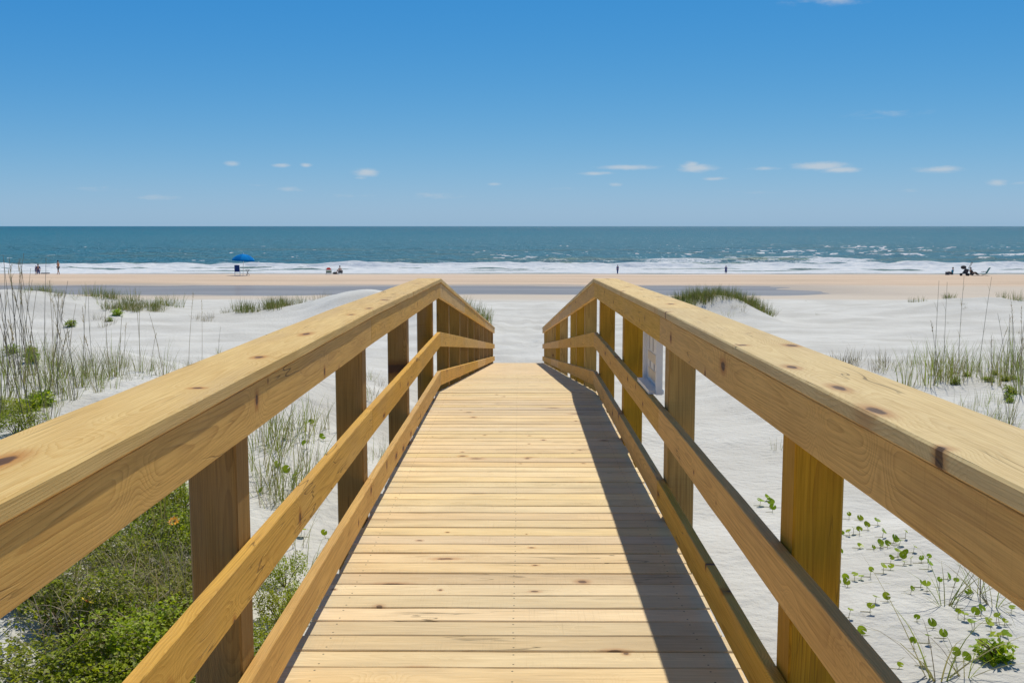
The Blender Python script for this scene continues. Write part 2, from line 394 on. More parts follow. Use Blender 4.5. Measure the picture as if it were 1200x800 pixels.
# ------------------------------------------------------------------ tidal pool
def pool_material():
    T = NT('pool_water')
    g = T.n('ShaderNodeNewGeometry').outputs['Position']
    h = T.noise(T.scale(g, (.7, 2.0, 1)), 2.0, 4)
    bp = T.n('ShaderNodeBump', None, Strength=.25, Distance=.05, Height=h)
    c = T.mix(T.mr(T.noise(T.scale(g, (.05, .4, 1)), 1.0, 4), .35, .65), (.27, .235, .225), (.345, .31, .295))
    df = T.n('ShaderNodeBsdfDiffuse', None, Color=c, Normal=bp.outputs[0])
    gl = T.n('ShaderNodeBsdfGlossy', None, Roughness=.12, Normal=bp.outputs[0])
    b = T.n('ShaderNodeMixShader', None, i0=.30, i1=df.outputs[0], i2=gl.outputs[0])
    return T.out(b)
o = grid_mesh('tidal_pool', np.linspace(-300, 45, 60), np.linspace(79, 99, 12), lambda X, Y: X * 0 - 5.505 + CAMZ, pool_material())
tag(o, 'long shallow blue grey pool left on the beach by the tide', kind='structure')

# ------------------------------------------------------------------ sea
def surf_fields(X, Y):
    n1 = fbm(X / 26, Y * 0 + 3.1, 51, 3) - .5
    n2 = fbm(X / 18, Y * 0 + 8.7, 61, 3)
    n3 = fbm(X / 30, Y * 0 + 5.2, 71, 3)
    edge = 132.0 + 3.5 * (fbm(X / 13, Y * 0 + 1.7, 81, 3) - .5)
    # shore break
    c1 = 153.5 + 6 * n1
    foam = sstep(edge - .5, edge + 1.2, Y) * sstep(c1 + 2.2, c1 - 1.0, Y) * (.72 + .55 * (fbm(X / 5, Y / 1.8, 91, 4) - .25))
    gap = sstep(.56, .70, fbm(X / 14, Y / 2.6, 95, 3)) * sstep(edge + 4, edge + 7, Y) * sstep(c1 - 2, c1 - 6, Y)
    foam = foam * (1 - .75 * gap)
    a1 = .30 + .45 * n2
    def roll(c, wf, wb): 
        dd = Y - c
        return np.where(dd < 0, np.exp(-(dd / wf) ** 2), np.exp(-(dd / wb) ** 2))
    z = a1 * roll(c1, 1.0, 3.2)
    # second breaker, right of the middle of the beach
    c2 = 170 + 8 * (fbm(X / 34, Y * 0 + 9.9, 101, 3) - .5)
    ext = sstep(-33, -22, X) * (.45 + .55 * sstep(.30, .42, n3)) * sstep(75, 45, X)
    z = z + (.35 + .65 * ext) * .75 * roll(c2, 1.3, 3.6) * (.35 + .65 * sstep(-34, -20, X))
    foam = np.maximum(foam, ext * sstep(c2 - 9, c2 - 4, Y) * sstep(c2 + 1.6, c2 + .2, Y) * (.50 + .8 * (fbm(X / 3.5, Y / 2.2, 111, 3) - .3)))
    foam = np.maximum(foam, ext * .95 * sstep(c2 - .2, c2 + .3, Y) * sstep(c2 + 1.4, c2 + .5, Y))
    # further rollers on the right
    for k, (cy, x0, x1, sd) in enumerate([(188, 40, 56, 3), (212, 56, 74, 4), (240, 64, 84, 5)]):
        cc = cy + 8 * (fbm(X / 30, Y * 0 + k, 121 + k, 2) - .5)
        m = sstep(x0 - 12, x0, X) * sstep(.47, .60, fbm(X / 6, Y / 9 + k * 3.3, 131 + sd, 3))
        if sd == 8: m = m * sstep(x1 + 12, x1, X)
        z = z + .5 * m * roll(cc, 1.2, 3)
        foam = np.maximum(foam, m * sstep(cc - 2.4, cc - .6, Y) * sstep(cc + 1.2, cc + .3, Y) * (.12 + .85 * fbm(X / 1.6, Y / .9, 137, 3)))
    # whitecaps
    w = fbm(X / 2.0, Y / 1.2, 141, 3) * .72 + .28 * fbm(X / 25, Y / 40, 151, 3) + .05 * sstep(-20, 90, X) - .012
    wc = sstep(.700, .76, w) * sstep(160, 175, Y) * (.25 + .75 * sstep(420, 240, Y)) * (.5 + .6 * vnoise(X / 3, Y / 2, 155))
    foam = np.maximum(foam, wc)
    # swell and chop
    f = sstep(134, 150, Y)
    z = z + f * (.10 * np.sin(Y / 2.6 + 2.2 * fbm(X / 22, Y / 30, 161, 2) * 3 + X * .03) + .55 * (fbm(X / 6.5, Y / 3.4, 171, 3) - .5) + .35 * (fbm(X / 2.2, Y / 1.2, 181, 2) - .5))
    thin = sstep(131, 137, Y)
    base = -6.05 + .05 - .12 * sstep(134, 128.5, Y)
    return base + z * thin, np.clip(foam, 0, 1)

def sea_material():
    T = NT('sea_water')
    g = T.n('ShaderNodeNewGeometry').outputs['Position']
    s = T.n('ShaderNodeSeparateXYZ', None, i0=g); x, y, z = s.outputs
    g = T.n('ShaderNodeVectorMath', dict(operation='ADD'), i0=g, i1=(717.37, 391.83, 0)).outputs[0]
    flatp = T.scale(g, (1, 1, 0))
    fo = T.n('ShaderNodeAttribute', dict(attribute_name='foam')).outputs['Fac']
    lg = T.m('LOGARITHM', T.m('MAXIMUM', y, 1.0), 2.718)
    # colour of the water body: green where sand is stirred up, deep teal outside
    pv = T.n('ShaderNodeCombineXYZ', None, i0=T.m('ADD', 7.43, T.m('MULTIPLY', T.m('DIVIDE', x, T.m('MAXIMUM', y, 1.0)), 5.0)), i1=T.m('MULTIPLY', lg, 22.0), i2=0.37).outputs[0]
    band = T.noise(pv, 1.0, 4, .6)
    deep = T.mix(T.mr(y, 200, 2500), (.008, .218, .335), (.004, .175, .295))
    green = T.m('MULTIPLY', T.mr(band, .45, .66), T.mr(y, 420, 170))
    c = T.mix(T.m('MULTIPLY', green, .75), deep, (.075, .205, .215))
    c = T.mix(T.mr(band, .40, .28, 0, .35), c, (.014, .165, .262))
    c = T.mix(T.mr(y, 172, 150), c, (.14, .26, .26))
    c = T.mix(T.m('MULTIPLY', T.mr(z, .35, .85), T.mr(y, 260, 190)), c, (.13, .27, .215))
    fn = T.noise(T.scale(flatp, (1.1, 1.8, 1)), 1.5, 5, .65)
    ff = T.mr(T.m('ADD', fo, T.m('MULTIPLY', T.m('SUBTRACT', fn, .5), .75)), .34, .58)
    shade = T.noise(T.scale(flatp, (.5, 1.6, 1)), 1.3, 4, .6)
    fc = T.mix(T.mr(shade, .35, .62), (.70, .74, .78), (.92, .92, .92))
    # sun glitter painted into the water colour as pale specks, denser to the right
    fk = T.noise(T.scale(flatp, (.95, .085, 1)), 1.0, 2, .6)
    glitter_m = T.m('MULTIPLY', T.mr(T.m('DIVIDE', x, T.m('MAXIMUM', y, 1.0)), -.45, .40, .12, 1.0), T.m('MULTIPLY', T.mr(y, 175, 200), T.mr(y, 900, 350, .25, 1.0)))
    glitter_m = T.m('MULTIPLY', glitter_m, T.mr(T.noise(T.scale(flatp, (.02, .012, 1)), 1.0, 3), .35, .6, .25, 1.0))
    c = T.mix(T.m('MULTIPLY', T.mr(fk, .60, .72), T.m('MULTIPLY', glitter_m, .75)), c, (.36, .62, .72))
    cc = T.mix(ff, c, fc)
    w1 = T.noise(T.scale(flatp, (.22, .55, 1)), 1.0, 5, .62); w2 = T.noise(T.scale(flatp, (1.2, 2.2, 1)), 1.0, 4, .6); w3 = T.noise(T.scale(flatp, (.03, .10, 1)), 1.0, 3)
    h = T.m('ADD', T.m('MULTIPLY', w1, 2.2), T.m('ADD', T.m('MULTIPLY', w2, .7), T.m('MULTIPLY', w3, T.mr(y, 300, 2000, 0., 10.))))
    bp = T.n('ShaderNodeBump', None, Strength=T.mr(ff, 0, 1, .9, .3), Distance=1.0, Height=h)
    df = T.n('ShaderNodeBsdfDiffuse', None, Color=cc, Roughness=.4, Normal=bp.outputs[0])
    gl = T.n('ShaderNodeBsdfGlossy', None, Color=(1, 1, 1), Roughness=.34, Normal=bp.outputs[0])
    fr_ = T.m('MULTIPLY', T.mr(ff, 0, 1, 1, .15), T.m('ADD', T.mr(y, 300, 900, .05, .03), T.m('MULTIPLY', T.n('ShaderNodeLayerWeight', None, Blend=.18, Normal=bp.outputs[0]).outputs['Fresnel'], .14)))
    b = T.n('ShaderNodeMixShader', None, i0=fr_, i1=df.outputs[0], i2=gl.outputs[0])
    return T.out(b)
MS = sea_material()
ysea = np.concatenate([np.arange(126, 182, .42), np.arange(182, 300, 1.0), np.geomspace(300, 1200, 130)[1:], np.geomspace(1200, 40000, 50)[1:]])
u = np.linspace(-1, 1, 520)
Xs = np.stack([u * (105 + max(0, yy - 150) * .85) for yy in ysea])
_cache = {}
def sea_z(X, Y):
    z, f = surf_fields(X, Y); _cache['foam'] = f * sstep(900, 500, Y)
    calm = sstep(1200, 500, Y)
    base = -6.0
    return CAMZ + base + (z - base) * np.where(Y < 150, 1, calm)
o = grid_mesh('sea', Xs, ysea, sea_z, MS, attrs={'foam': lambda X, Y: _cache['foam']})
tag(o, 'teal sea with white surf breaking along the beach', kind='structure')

# ------------------------------------------------------------------ the boardwalk
bw = empty('boardwalk', (-.02, 2.0, deck_rel(2.0) + CAMZ))
tag(bw, 'new pine boardwalk with railings sloping down over the dune to the beach', 'boardwalk')
BWL = Vector(bw.location)
def put(o, loc, rot=(0, 0, 0)):
    o.parent = bw; o.location = Vector(loc) - Vector((0, BWL.y, BWL.z)); o.rotation_euler = rot
def plank_mesh(name, L, W, Tk, mat, cut0=0., cut1=0., bev=.004, seg=1, seed=0):
    """board along local x with chamfered long edges; cut0/cut1 shear the ends (x offset per unit z or y)"""
    rr = random.Random(seed)
    b = bev; prof = []
    hy, hz = W / 2, Tk / 2
    ring = [(-hy + b, -hz), (hy - b, -hz), (hy, -hz + b), (hy, hz - b), (hy - b, hz), (-hy + b, hz), (-hy, hz - b), (-hy, -hz + b)]
    vs = []; n = max(1, int(seg))
    for i in range(n + 1):
        tt = i / n
        wob = rr.uniform(-1, 1) * .0012 if 0 < i < n else 0
        for (y, z) in ring:
            off = (cut0(y, z) if callable(cut0) else 0) * (1 - tt) + (cut1(y, z) if callable(cut1) else 0) * tt
            vs.append((-L / 2 + L * tt + off, y + wob, z + wob * .6))
    fs = []
    for i in range(n):
        for k in range(8):
            k2 = (k + 1) % 8
            fs.append((i * 8 + k, i * 8 + k2, (i + 1) * 8 + k2, (i + 1) * 8 + k)[::-1])
    fs.append(tuple(range(8))); fs.append(tuple(range(n * 8 + 7, n * 8 - 1, -1)))
    mb = MB(); mb.add(vs, fs); return mb.mesh(name, mat)

# deck boards: across the walk
TH, BWD, GAP = .038, .1365, .0082
dm = [plank_mesh('deck_board', 1.566 + .006 * k, BWD - .001 * (k % 3), TH, M['deck'], seg=6, seed=k) for k in range(5)]
s_pos = -2.0; boards = []
def slope_at(d): 
    return math.atan2(deck_rel(d + .05) - deck_rel(d - .05), .1)
d = -2.0
while d < 32.05:
    boards.append(d); d += (BWD + GAP) * math.cos(slope_at(d)) + rng.choice((-.0022, -.001, 0, 0, .001, .003))
vis = [d for d in boards if d > 3.2]
single = set(vis[:99])
rest = MB()
for i, d in enumerate(boards):
    sl = slope_at(d)
    loc = Vector((rng.uniform(-.004, .004), d, deck_rel(d) + CAMZ)) + Vector((0, math.sin(sl), -math.cos(sl))) * (TH / 2) + Vector((0, 0, rng.uniform(-.0012, .0012)))
    if d in single:
        b = link('deck_board', dm[i % 5], bw)
        put(b, loc, (sl + rng.uniform(-.006, .006), rng.uniform(-.0012, .0012), rng.uniform(-.002, .002)))
    else:
        me = dm[i % 5]; mt = Matrix.Translation(loc - BWL + Vector((BWL.x, 0, 0))) @ Matrix.Rotation(sl, 4, 'X')
        rest.add([mt @ v.co for v in me.vertices], [tuple(p.vertices) for p in me.polygons])
ro = rest.build('deck_boards', M['deck'], bw); tag(ro, kind='stuff')

def sag(d): return float(np.interp(d, [-2.2, 1.35, 5.32, 10.0], [-.036, -.026, -.010, 0]))
def member(name, d0, d1, X, lo, W, Tk, mat, lay, seed, gap=.0028, sg=0.):
    """a rail between two stations; lay='flat' (cap) or 'edge' (plank on edge); lo = underside above the deck"""
    z0, z1 = deck_rel(d0 + 1e-4) + sg * sag(d0), deck_rel(d1 - 1e-4) + sg * sag(d1)
    sl = math.atan2(z1 - z0, d1 - d0); L = math.hypot(d1 - d0, z1 - z0) - gap * 2
    tn = math.tan(sl)
    # local frame: x along the rail, y = width, z = thickness
    if lay == 'flat':
        cut = lambda y, z: z * -tn * -1
        me = plank_mesh(name, L, W, Tk, mat, cut, cut, .005, max(2, int(L / .35)), seed)
        up = lo + Tk / 2 / math.cos(sl)
        basis = Matrix(((0, -1, 0), (math.cos(sl), 0, -math.sin(sl)), (math.sin(sl), 0, math.cos(sl)))).to_4x4()
    else:
        # y up along the rail's normal, z facing inwards
        sgn = -1 if X > 0 else 1
        cut = lambda y, z: y * tn
        me = plank_mesh(name, L, W, Tk, mat, cut, cut, .003, max(2, int(L / .35)), seed)
        up = lo + W / 2 / math.cos(sl)
        xv = Vector((0, math.cos(sl), math.sin(sl))); yv = Vector((0, -math.sin(sl), math.cos(sl)))
        zv = xv.cross(yv)
        basis = Matrix((xv, yv, zv)).transposed().to_4x4()
    b = link(name, me, bw)
    put(b, (X, (d0 + d1) / 2, (z0 + z1) / 2 + up + CAMZ), basis.to_euler())
    return b
stations = [-2.2, 1.35, 5.32, 10.0, 14.5, 19.0, 23.4, 27.8, 32.1]
sd = 100
for side in (-1, 1):
    for a, b in zip(stations[:-1], stations[1:]):
        sd += 1
        member('handrail_cap', a, b, side * .855, 1.082, .232, .038, M['cap'], 'flat', sd, sg=1. * (side < 0))
        member('top_rail', a, b, side * .769, .938, .140, .038, M['rail'], 'edge', sd + 40, sg=1. * (side < 0))
        member('middle_rail', a, b, side * .769, .455, .140, .038, M['rail'], 'edge', sd + 80, sg=.6 * (side < 0))
        member('toe_rail', a, b, side * .769, .070, .140, .038, M['rail'], 'edge', sd + 120)
pl = [-1.6, .7, 2.88, 5.25, 7.36, 9.5, 11.75, 13.9, 16.1, 18.3, 20.7, 23.2, 25.9, 28.8, 31.6]
pr = [-1.6, .7, 2.82, 5.25, 7.5, 9.72, 12.0, 13.7, 15.3, 19.1, 21.5, 24.0, 27.6, 31.6]
for side, lst in ((-1, pl), (1, pr)):
    for k, d in enumerate(lst):
        dc = d + .07
        top = min(deck_rel(d), deck_rel(d + .14)) + 1.076 + (sag(d) if side < 0 else 0) + CAMZ
        bot = gz(-.02 + side * .861, dc) - .4
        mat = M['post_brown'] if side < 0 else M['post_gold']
        me = plank_mesh('post', top - bot, .14, .14, mat, bev=.006, seg=2, seed=k)
        p = link('post', me, bw)
        put(p, (side * .861, dc, (top + bot) / 2), (0, -math.pi / 2, 0 if side < 0 else math.pi / 2))
for X in (-.66, 0., .66):
    for a, b in zip(stations[:-1], stations[1:]):
        o_ = member('stringer', a, b, X + .001, -.038 - .238, .235, .038, M['joist'], 'edge', 5)
    # stringers sit below the boards
# ------------------------------------------------------------------ framed notice board behind the right railing
nb = empty('notice_board', (.795, 6.09, deck_rel(6.09) + CAMZ + .5965), 0)
tag(nb, 'white framed notice board standing on the middle rail between two right posts', 'notice board')
Ln, Hn = .64, .39
for y_ in (-Ln / 2 + .015, Ln / 2 - .015):
    fr = MB(); fr.box((0, y_, Hn / 2), (.036, .03, Hn)); fr.build('frame_side', M['white_paint'], nb)
fr = MB(); fr.box((-.012, 0, .011), (.085, Ln - .062, .022)); fr.build('ledge', M['white_paint'], nb)
fr = MB(); fr.box((0, 0, Hn - .013), (.036, Ln - .062, .026)); fr.build('frame_top', M['white_paint'], nb)
pn = MB(); pn.box((.010, 0, Hn / 2 - .002), (.010, Ln - .064, Hn - .053)); pn.build('panel', M['panel_white'], nb)
pr_ = MB(); E_ = Ln / 2 - .04
for (y0, y1, z0, z1, mi) in [(-E_, E_ - .05, .305, .35, 0), (-.23, -.19, .215, .30, 1), (-.02, .04, .215, .30, 1), (.15, .2, .215, .30, 1), (-E_, E_ - .06, .15, .205, 0), (-E_, E_ - .09, .045, .105, 0), (-.08, -.03, .11, .145, 1), (.1, .16, .11, .145, 1)]:
    pr_.box((.0035, (y0 + y1) / 2, (z0 + z1) / 2), (.003, y1 - y0, z1 - z0), mi)
pr_.build('printed_blocks', [M['panel_tan'], M['panel_grey']], nb)
nb.rotation_euler = (slope_at(6.5), 0, 0)

# ------------------------------------------------------------------ plants
def blade(mb, base, az, L, lean, curve, w, seg=4, mi=0, twist=0.):
    p = Vector(base); ca, sa = math.cos(az), math.sin(az)
    th = lean; vs = []; st = L / seg
    side0 = Vector((-sa, ca, 0))
    for i in range(seg + 1):
        t = i / seg
        ww = w * (1 - t ** 1.6) * .5 + .0006
        sd_ = side0 * math.cos(twist) + Vector((ca, sa, .2)) * math.sin(twist)
        vs.append(p - sd_ * ww); vs.append(p + sd_ * ww)
        p = p + Vector((ca * math.sin(th), sa * math.sin(th), math.cos(th))) * st
        th += curve / seg * (.5 + t)
    mb.add(vs, [(2 * i, 2 * i + 1, 2 * i + 3, 2 * i + 2) for i in range(seg)], mi)

def tuft_mesh(name, seed, n, L, spread, w, mats, mix=(1,), lean=.35, curve=.7, patch=.08):
    r = random.Random(seed); mb = MB()
    for k in range(n):
        a = r.uniform(0, 6.283); q = patch * math.sqrt(r.random())
        b = (q * math.cos(a), q * math.sin(a), -.02)
        mi = r.choices(range(len(mats)), mix)[0]
        l = L * r.uniform(.45, 1.0)
        blade(mb, b, a + r.uniform(-.7, .7), l, abs(r.gauss(0, spread)) + .02, r.uniform(.1, 1) * curve, w * r.uniform(.7, 1.2), 5, mi, r.uniform(-1.2, 1.2))
    return mb.mesh(name, mats)

def stalk_mesh(name, seed, H, lean, seedhead, mats):
    r = random.Random(seed); mb = MB()
    az = r.uniform(0, 6.283); pts = []; th = lean; p = Vector((0, 0, -.03))
    for i in range(8):
        pts.append(p.copy()); p = p + Vector((math.cos(az) * math.sin(th), math.sin(az) * math.sin(th), math.cos(th))) * H / 7
        th += r.uniform(0, .035)
    mb.tube(pts, [.0048 - .0026 * i / 7 for i in range(8)], 5, 0)
    if seedhead:
        for k in range(22):
            t = 1 - .22 * r.random(); i = min(6, int(t * 7)); q = pts[i].lerp(pts[i + 1], t * 7 - i)
            blade(mb, q, r.uniform(0, 6.28), r.uniform(.03, .07), r.uniform(.4, 1.4), .8, .008, 2, 1)
    else:
        for k in range(4):
            i = r.randrange(2, 7); blade(mb, pts[i], r.uniform(0, 6.28), r.uniform(.08, .22), r.uniform(.2, .6), 1.3, .005, 3, 1)
    return mb.mesh(name, mats)

OATS = [tuft_mesh('leaf_tuft', 200 + k, 26, .95, .30, .0095, [M['green'], M['olive'], M['dry']], (5, 4, 2), curve=.9, patch=.16) for k in range(4)]
FINE = [tuft_mesh('wispy_tuft', 220 + k, 17, .55, .36, .007, [M['green'], M['olive'], M['dry'], M['grey_stem']], (6, 4, 2, 1), curve=.9, patch=.22) for k in range(4)]
DUNE = [tuft_mesh('grass_tuft', 240 + k, 52, .62, .30, .014, [M['deep_green'], M['olive'], M['dry']], (7, 4, 1), curve=.6, patch=.34) for k in range(4)]
DRYT = [tuft_mesh('dry_tuft', 260 + k, 20, .40, .45, .007, [M['grey_stem'], M['dry'], M['olive']], (4, 3, 2), curve=1.0, patch=.18) for k in range(3)]
STALK = [stalk_mesh('stalk', 280 + k, 1.0, .02 + .03 * k, k % 2 == 0, [M['grey_stem'] if k % 3 else M['dry'], M['dry']]) for k in range(6)]

def copy_of(name, me, loc, rz=0., s=1., label=None, cat=None, group=None, parent=None, tilt=(0, 0)):
    o = link(name, me, parent, loc, (tilt[0], tilt[1], rz))
    o.scale = (s, s, s) if not hasattr(s, '__len__') else s
    if not parent: tag(o, label, cat, group)
    return o

def sea_oats(loc, s, nst, hs, label, group=None, seed=0):
    r = random.Random(seed)
    e = empty('sea_oats', loc, r.uniform(0, 6.28)); tag(e, label, 'sea oats', group)
    copy_of('leaf_tuft', r.choice(OATS), (0, 0, 0), r.uniform(0, 6), s, parent=e)
    for k in range(nst):
        h = hs * r.uniform(.8, 1.05)
        copy_of('stalk', r.choice(STALK), (r.uniform(-.12, .12) * s, r.uniform(-.12, .12) * s, 0), r.uniform(0, 6.28), (1.1, 1.1, h), parent=e, tilt=(r.uniform(-.08, .08), r.uniform(-.08, .08)))
    return e

def scatter_px(kind, meshes, n, poly, s0, s1, label, cat, group, seed, name=None, squash=1.):
    """individual plants on the ground inside a pixel box list"""
    r = random.Random(seed)
    for k in range(n):
        x0, y0, x1, y1 = r.choice(poly)
        p = at(r.uniform(x0, x1), r.uniform(y0, y1))
        if abs(p.x + .03) < 1.15 and p.y < 32.6: continue
        s = r.uniform(s0, s1)
        me_ = r.choice(meshes)
        copy_of(name or me_.name.split('.')[0], me_, p, r.uniform(0, 6.28), (s, s, s * r.uniform(.8, 1.15) * squash), label, cat, group)

# far dunes -----------------------------------------------------------
def dune_patch(meshes, n, cx, cy, sx, sy, s0, s1, label, group, seed, zmin=None, name=None):
    r = random.Random(seed)
    for k in range(n):
        x = cx + sx * r.uniform(-1, 1); y = cy + sy * r.uniform(-1, 1)
        s = r.uniform(s0, s1)
        me_ = r.choice(meshes)
        copy_of(name or me_.name.split('.')[0], me_, (x, y, gz(x, y) - .02), r.uniform(0, 6.28), (s, s, s * r.uniform(.8, 1.2)), label, 'grass', group)
dune_patch(DUNE, 110, 9.6, 51.5, 2.7, 1.6, .75, 1.3, 'green grass tuft covering the hummock beyond the right handrail', 'grass tufts on the right hummock', 1)
dune_patch(DRYT + FINE, 10, 9.2, 48.4, 1.6, .7, .8, 1.3, 'sparse grey tuft on the near slope of the right hummock', 'sparse tufts below the right hummock', 2)
dune_patch(DUNE + FINE, 36, -21.0, 51.5, 3.6, 2.2, .8, 1.5, 'green grass tuft on the crest of the far white dune by the left edge', 'grass tufts on the far left dune', 3)
dune_patch(DUNE, 16, -18.9, 50, 1.3, 1.6, .8, 1.2, 'bushy green tuft where the far left dune falls to the pool', 'grass tufts at the end of the far left dune', 4)
dune_patch(DUNE, 14, -26.5, 53, 2.2, 1.5, .8, 1.2, 'grass tuft at the far left edge below the kneeling bathers', 'grass tufts at the left edge', 5)
dune_patch(DUNE, 26, -12.9, 51.0, 1.7, 1.8, .8, 1.35, 'olive grass tuft on the flat side of the far middle mound', 'grass tufts beside the far middle mound', 6)
dune_patch(DRYT, 8, -10.2, 51.5, 1.1, 1.5, 1.2, 1.9, 'dry brown tuft climbing the far middle mound', 'dry tufts on the far middle mound', 7)
dune_patch(DUNE, 10, -7.9, 53.0, 1.9, .8, .5, .9, 'low green tuft on top of the far middle mound', 'tufts on top of the far middle mound', 8)
dune_patch(DUNE + DUNE + DRYT, 22, -2.3, 46, .85, 1.6, 1.0, 1.7, 'pale green tuft behind the end of the left railing', 'grass tufts behind the left railing end', 9)
dune_patch(DUNE, 10, 26.5, 58, 4.5, 1.5, .7, 1.2, 'grass tuft at the far right below the seated bathers', 'grass tufts at the far right', 10)
dune_patch(DRYT, 7, 24.0, 40, 4, 3, .8, 1.3, 'lone grey tuft on the open sand at right', 'lone tufts on the right sand', 12)

def low_shrub_mesh(name, seed, R_, H, n, mats, mix, leaf=.03, stems=10):
    r = random.Random(seed); mb = MB(); nst = len(mats) - 1
    for k in range(stems):
        a = r.uniform(0, 6.28); q = R_ * r.uniform(.2, .85)
        mb.tube([(0, 0, -.05), (q * .5 * math.cos(a), q * .5 * math.sin(a), H * .45), (q * math.cos(a), q * math.sin(a), H * r.uniform(.5, .9))], [.008, .005, .002], 4, nst, False)
    sp_ = .6 if R_ > .3 else .3
    lumps = [(r.uniform(-sp_, sp_) * R_, r.uniform(-sp_, sp_) * R_, (r.uniform(.3, .75) if R_ > .3 else r.uniform(.0, .4)) * H, r.uniform(.25, .5)) for _ in range(11)]
    for k in range(n):
        lx, ly, lz, lr = r.choice(lumps)
        v = Vector((r.gauss(0, 1), r.gauss(0, 1), r.gauss(0, 1))); v.normalize(); v *= lr * r.uniform(.5, 1.0) ** .5
        c = Vector((lx + v.x * R_, ly + v.y * R_, max(.01, lz + v.z * H)))
        az = r.uniform(0, 6.28); el = r.uniform(-.5, .9); l = leaf * r.uniform(.6, 1.3); w = l * r.uniform(.28, .5)
        dv = Vector((math.cos(az) * math.cos(el), math.sin(az) * math.cos(el), math.sin(el)))
        sv = dv.cross(Vector((r.uniform(-.4, .4), r.uniform(-.4, .4), 1))).normalized(); up = sv.cross(dv)
        mi = r.choices(range(nst), mix)[0]
        mb.add([c, c + dv * l * .45 - sv * w + up * w * .3, c + dv * l, c + dv * l * .45 + sv * w + up * w * .3, c + dv * l * .5], [(0, 1, 4), (1, 2, 4), (0, 4, 3), (4, 2, 3)], mi)
    return mb.mesh(name, mats)
SHRUB = [low_shrub_mesh('foliage', 300 + k, .42 + .06 * (k % 3), .34 + .05 * (k % 2), 2900, [M['shrub'], M['shrub_dark'], M['olive'], M['twig']], (7, 3, 2), .029) for k in range(4)]
SMALLSH = [low_shrub_mesh('leafy_clump', 320 + k, .22, .20, 260, [M['vine'], M['shrub'], M['twig']], (3, 2), .045, 5) for k in range(3)]

def strands_mesh(name, seed, n, L, R_, mats):
    r = random.Random(seed); mb = MB()
    for k in range(n):
        a = r.uniform(0, 6.28); q = R_ * math.sqrt(r.random())
        blade(mb, (q * math.cos(a), q * math.sin(a), r.uniform(0, .12)), r.uniform(0, 6.28), L * r.uniform(.5, 1), r.uniform(.2, 1.2), r.uniform(.8, 2.6), .005, 7, r.randrange(len(mats)), r.uniform(-1, 1))
    return mb.mesh(name, mats)
TANGLE = [strands_mesh('tangle', 340 + k, 150, .55, .42, [M['dry'], M['grey_stem'], M['olive']]) for k in range(3)]

# foreground, left of the boardwalk ------------------------------------
sh = [(20, 600), (80, 590), (150, 620), (205, 600), (60, 650), (120, 680), (180, 660), (215, 690), (40, 720), (110, 740), (170, 730), (60, 775), (130, 800), (200, 770), (15, 690),
      (10, 640), (90, 830), (30, 840), (160, 850), (215, 830), (215, 640), (150, 570), (190, 560), (235, 740)]
r = random.Random(5)
for k, (x, y) in enumerate(sh):
    p = at(x, y); p.x = min(p.x, -1.75)
    p.z = gz(p.x, p.y)
    copy_of('low_shrub', SHRUB[k % 4], p, r.uniform(0, 6.28), (r.uniform(.8, 1.12),) * 2 + (r.uniform(.6, 1.35),), 'dense leafy green shrub in the thicket left of the near boardwalk', 'shrub', 'shrubs in the near left thicket')
for k, (x, y) in enumerate([(-12, 490), (8, 512)]):
    p = at(x, y)
    copy_of('low_shrub', SHRUB[k % 4], p, r.uniform(0, 6.28), .8, 'green shrub at the left edge above the near handrail', 'shrub', 'shrubs above the near left handrail')
for k, (x, y) in enumerate([(325, 700), (345, 735), (318, 745), (310, 790)]):
    p = at(x, y)
    copy_of('low_shrub', SHRUB[(k + 1) % 4], p, r.uniform(0, 6.28), (.5, .5, .75), 'small bright shrub seen between the lower left rails', 'shrub', 'small shrubs between the left rails')
for k, (x, y) in enumerate([(165, 715), (200, 725), (110, 775), (30, 730)]):
    p = at(x, y); p.x = min(p.x, -1.8); p.z = gz(p.x, p.y) + .12
    copy_of('dry_grass_tangle', TANGLE[k % 3], p, r.uniform(0, 6.28), r.uniform(.8, 1.1), 'curled grey dead grass tangled among the near left shrubs', 'dry grass', 'dead grass in the near left thicket')

def flower(loc, h, pet, label, group, s=1.):
    e = empty('wildflower', loc, rng.uniform(0, 6.28)); tag(e, label, 'flower', group)
    mb = MB(); mb.tube([(0, 0, 0), (.01, .005, h * .5), (0, .02, h)], .0035, 5); mb.build('stem', M['shrub'], e)
    mp = MB()
    for k in range(11):
        a = 2 * math.pi * k / 11
        dv = Vector((math.cos(a), math.sin(a), .25)); sv = Vector((-math.sin(a), math.cos(a), 0)); c = Vector((0, .02, h))
        mp.add([c + dv * .008, c + dv * .03 * s - sv * .009 * s, c + dv * .045 * s, c + dv * .03 * s + sv * .009 * s], [(0, 1, 2, 3)])
    po = mp.build('petals', pet, e); po.rotation_euler = (-.5, .2, 0)
    md = MB(); md.ball((0, .02, h + .004), (.013, .013, .008), 0, 8, 5); do = md.build('flower_disc', M['disc'], e); do.rotation_euler = (-.5, .2, 0)
for (x, y) in [(206, 603), (201, 607), (205, 638), (211, 648)]:
    p = at(x, y + 26); p.z = gz(p.x, p.y)
    flower(p, .47, M['petal'], 'orange daisy like flower above the shrubs beside the near left post', 'orange flowers by the near left post', 1.2)
p = at(35, 800); flower(p, .45, M['petal_y'], 'yellow flower at the lower left corner of the thicket', None, 1.1)

scatter_px('wispy_tuft', FINE, 30, [(0, 620, 220, 790), (100, 570, 225, 660)], .9, 1.5, 'loose green grass blades rising among the near left shrubs', 'grass', 'grass in the near left thicket', 27)
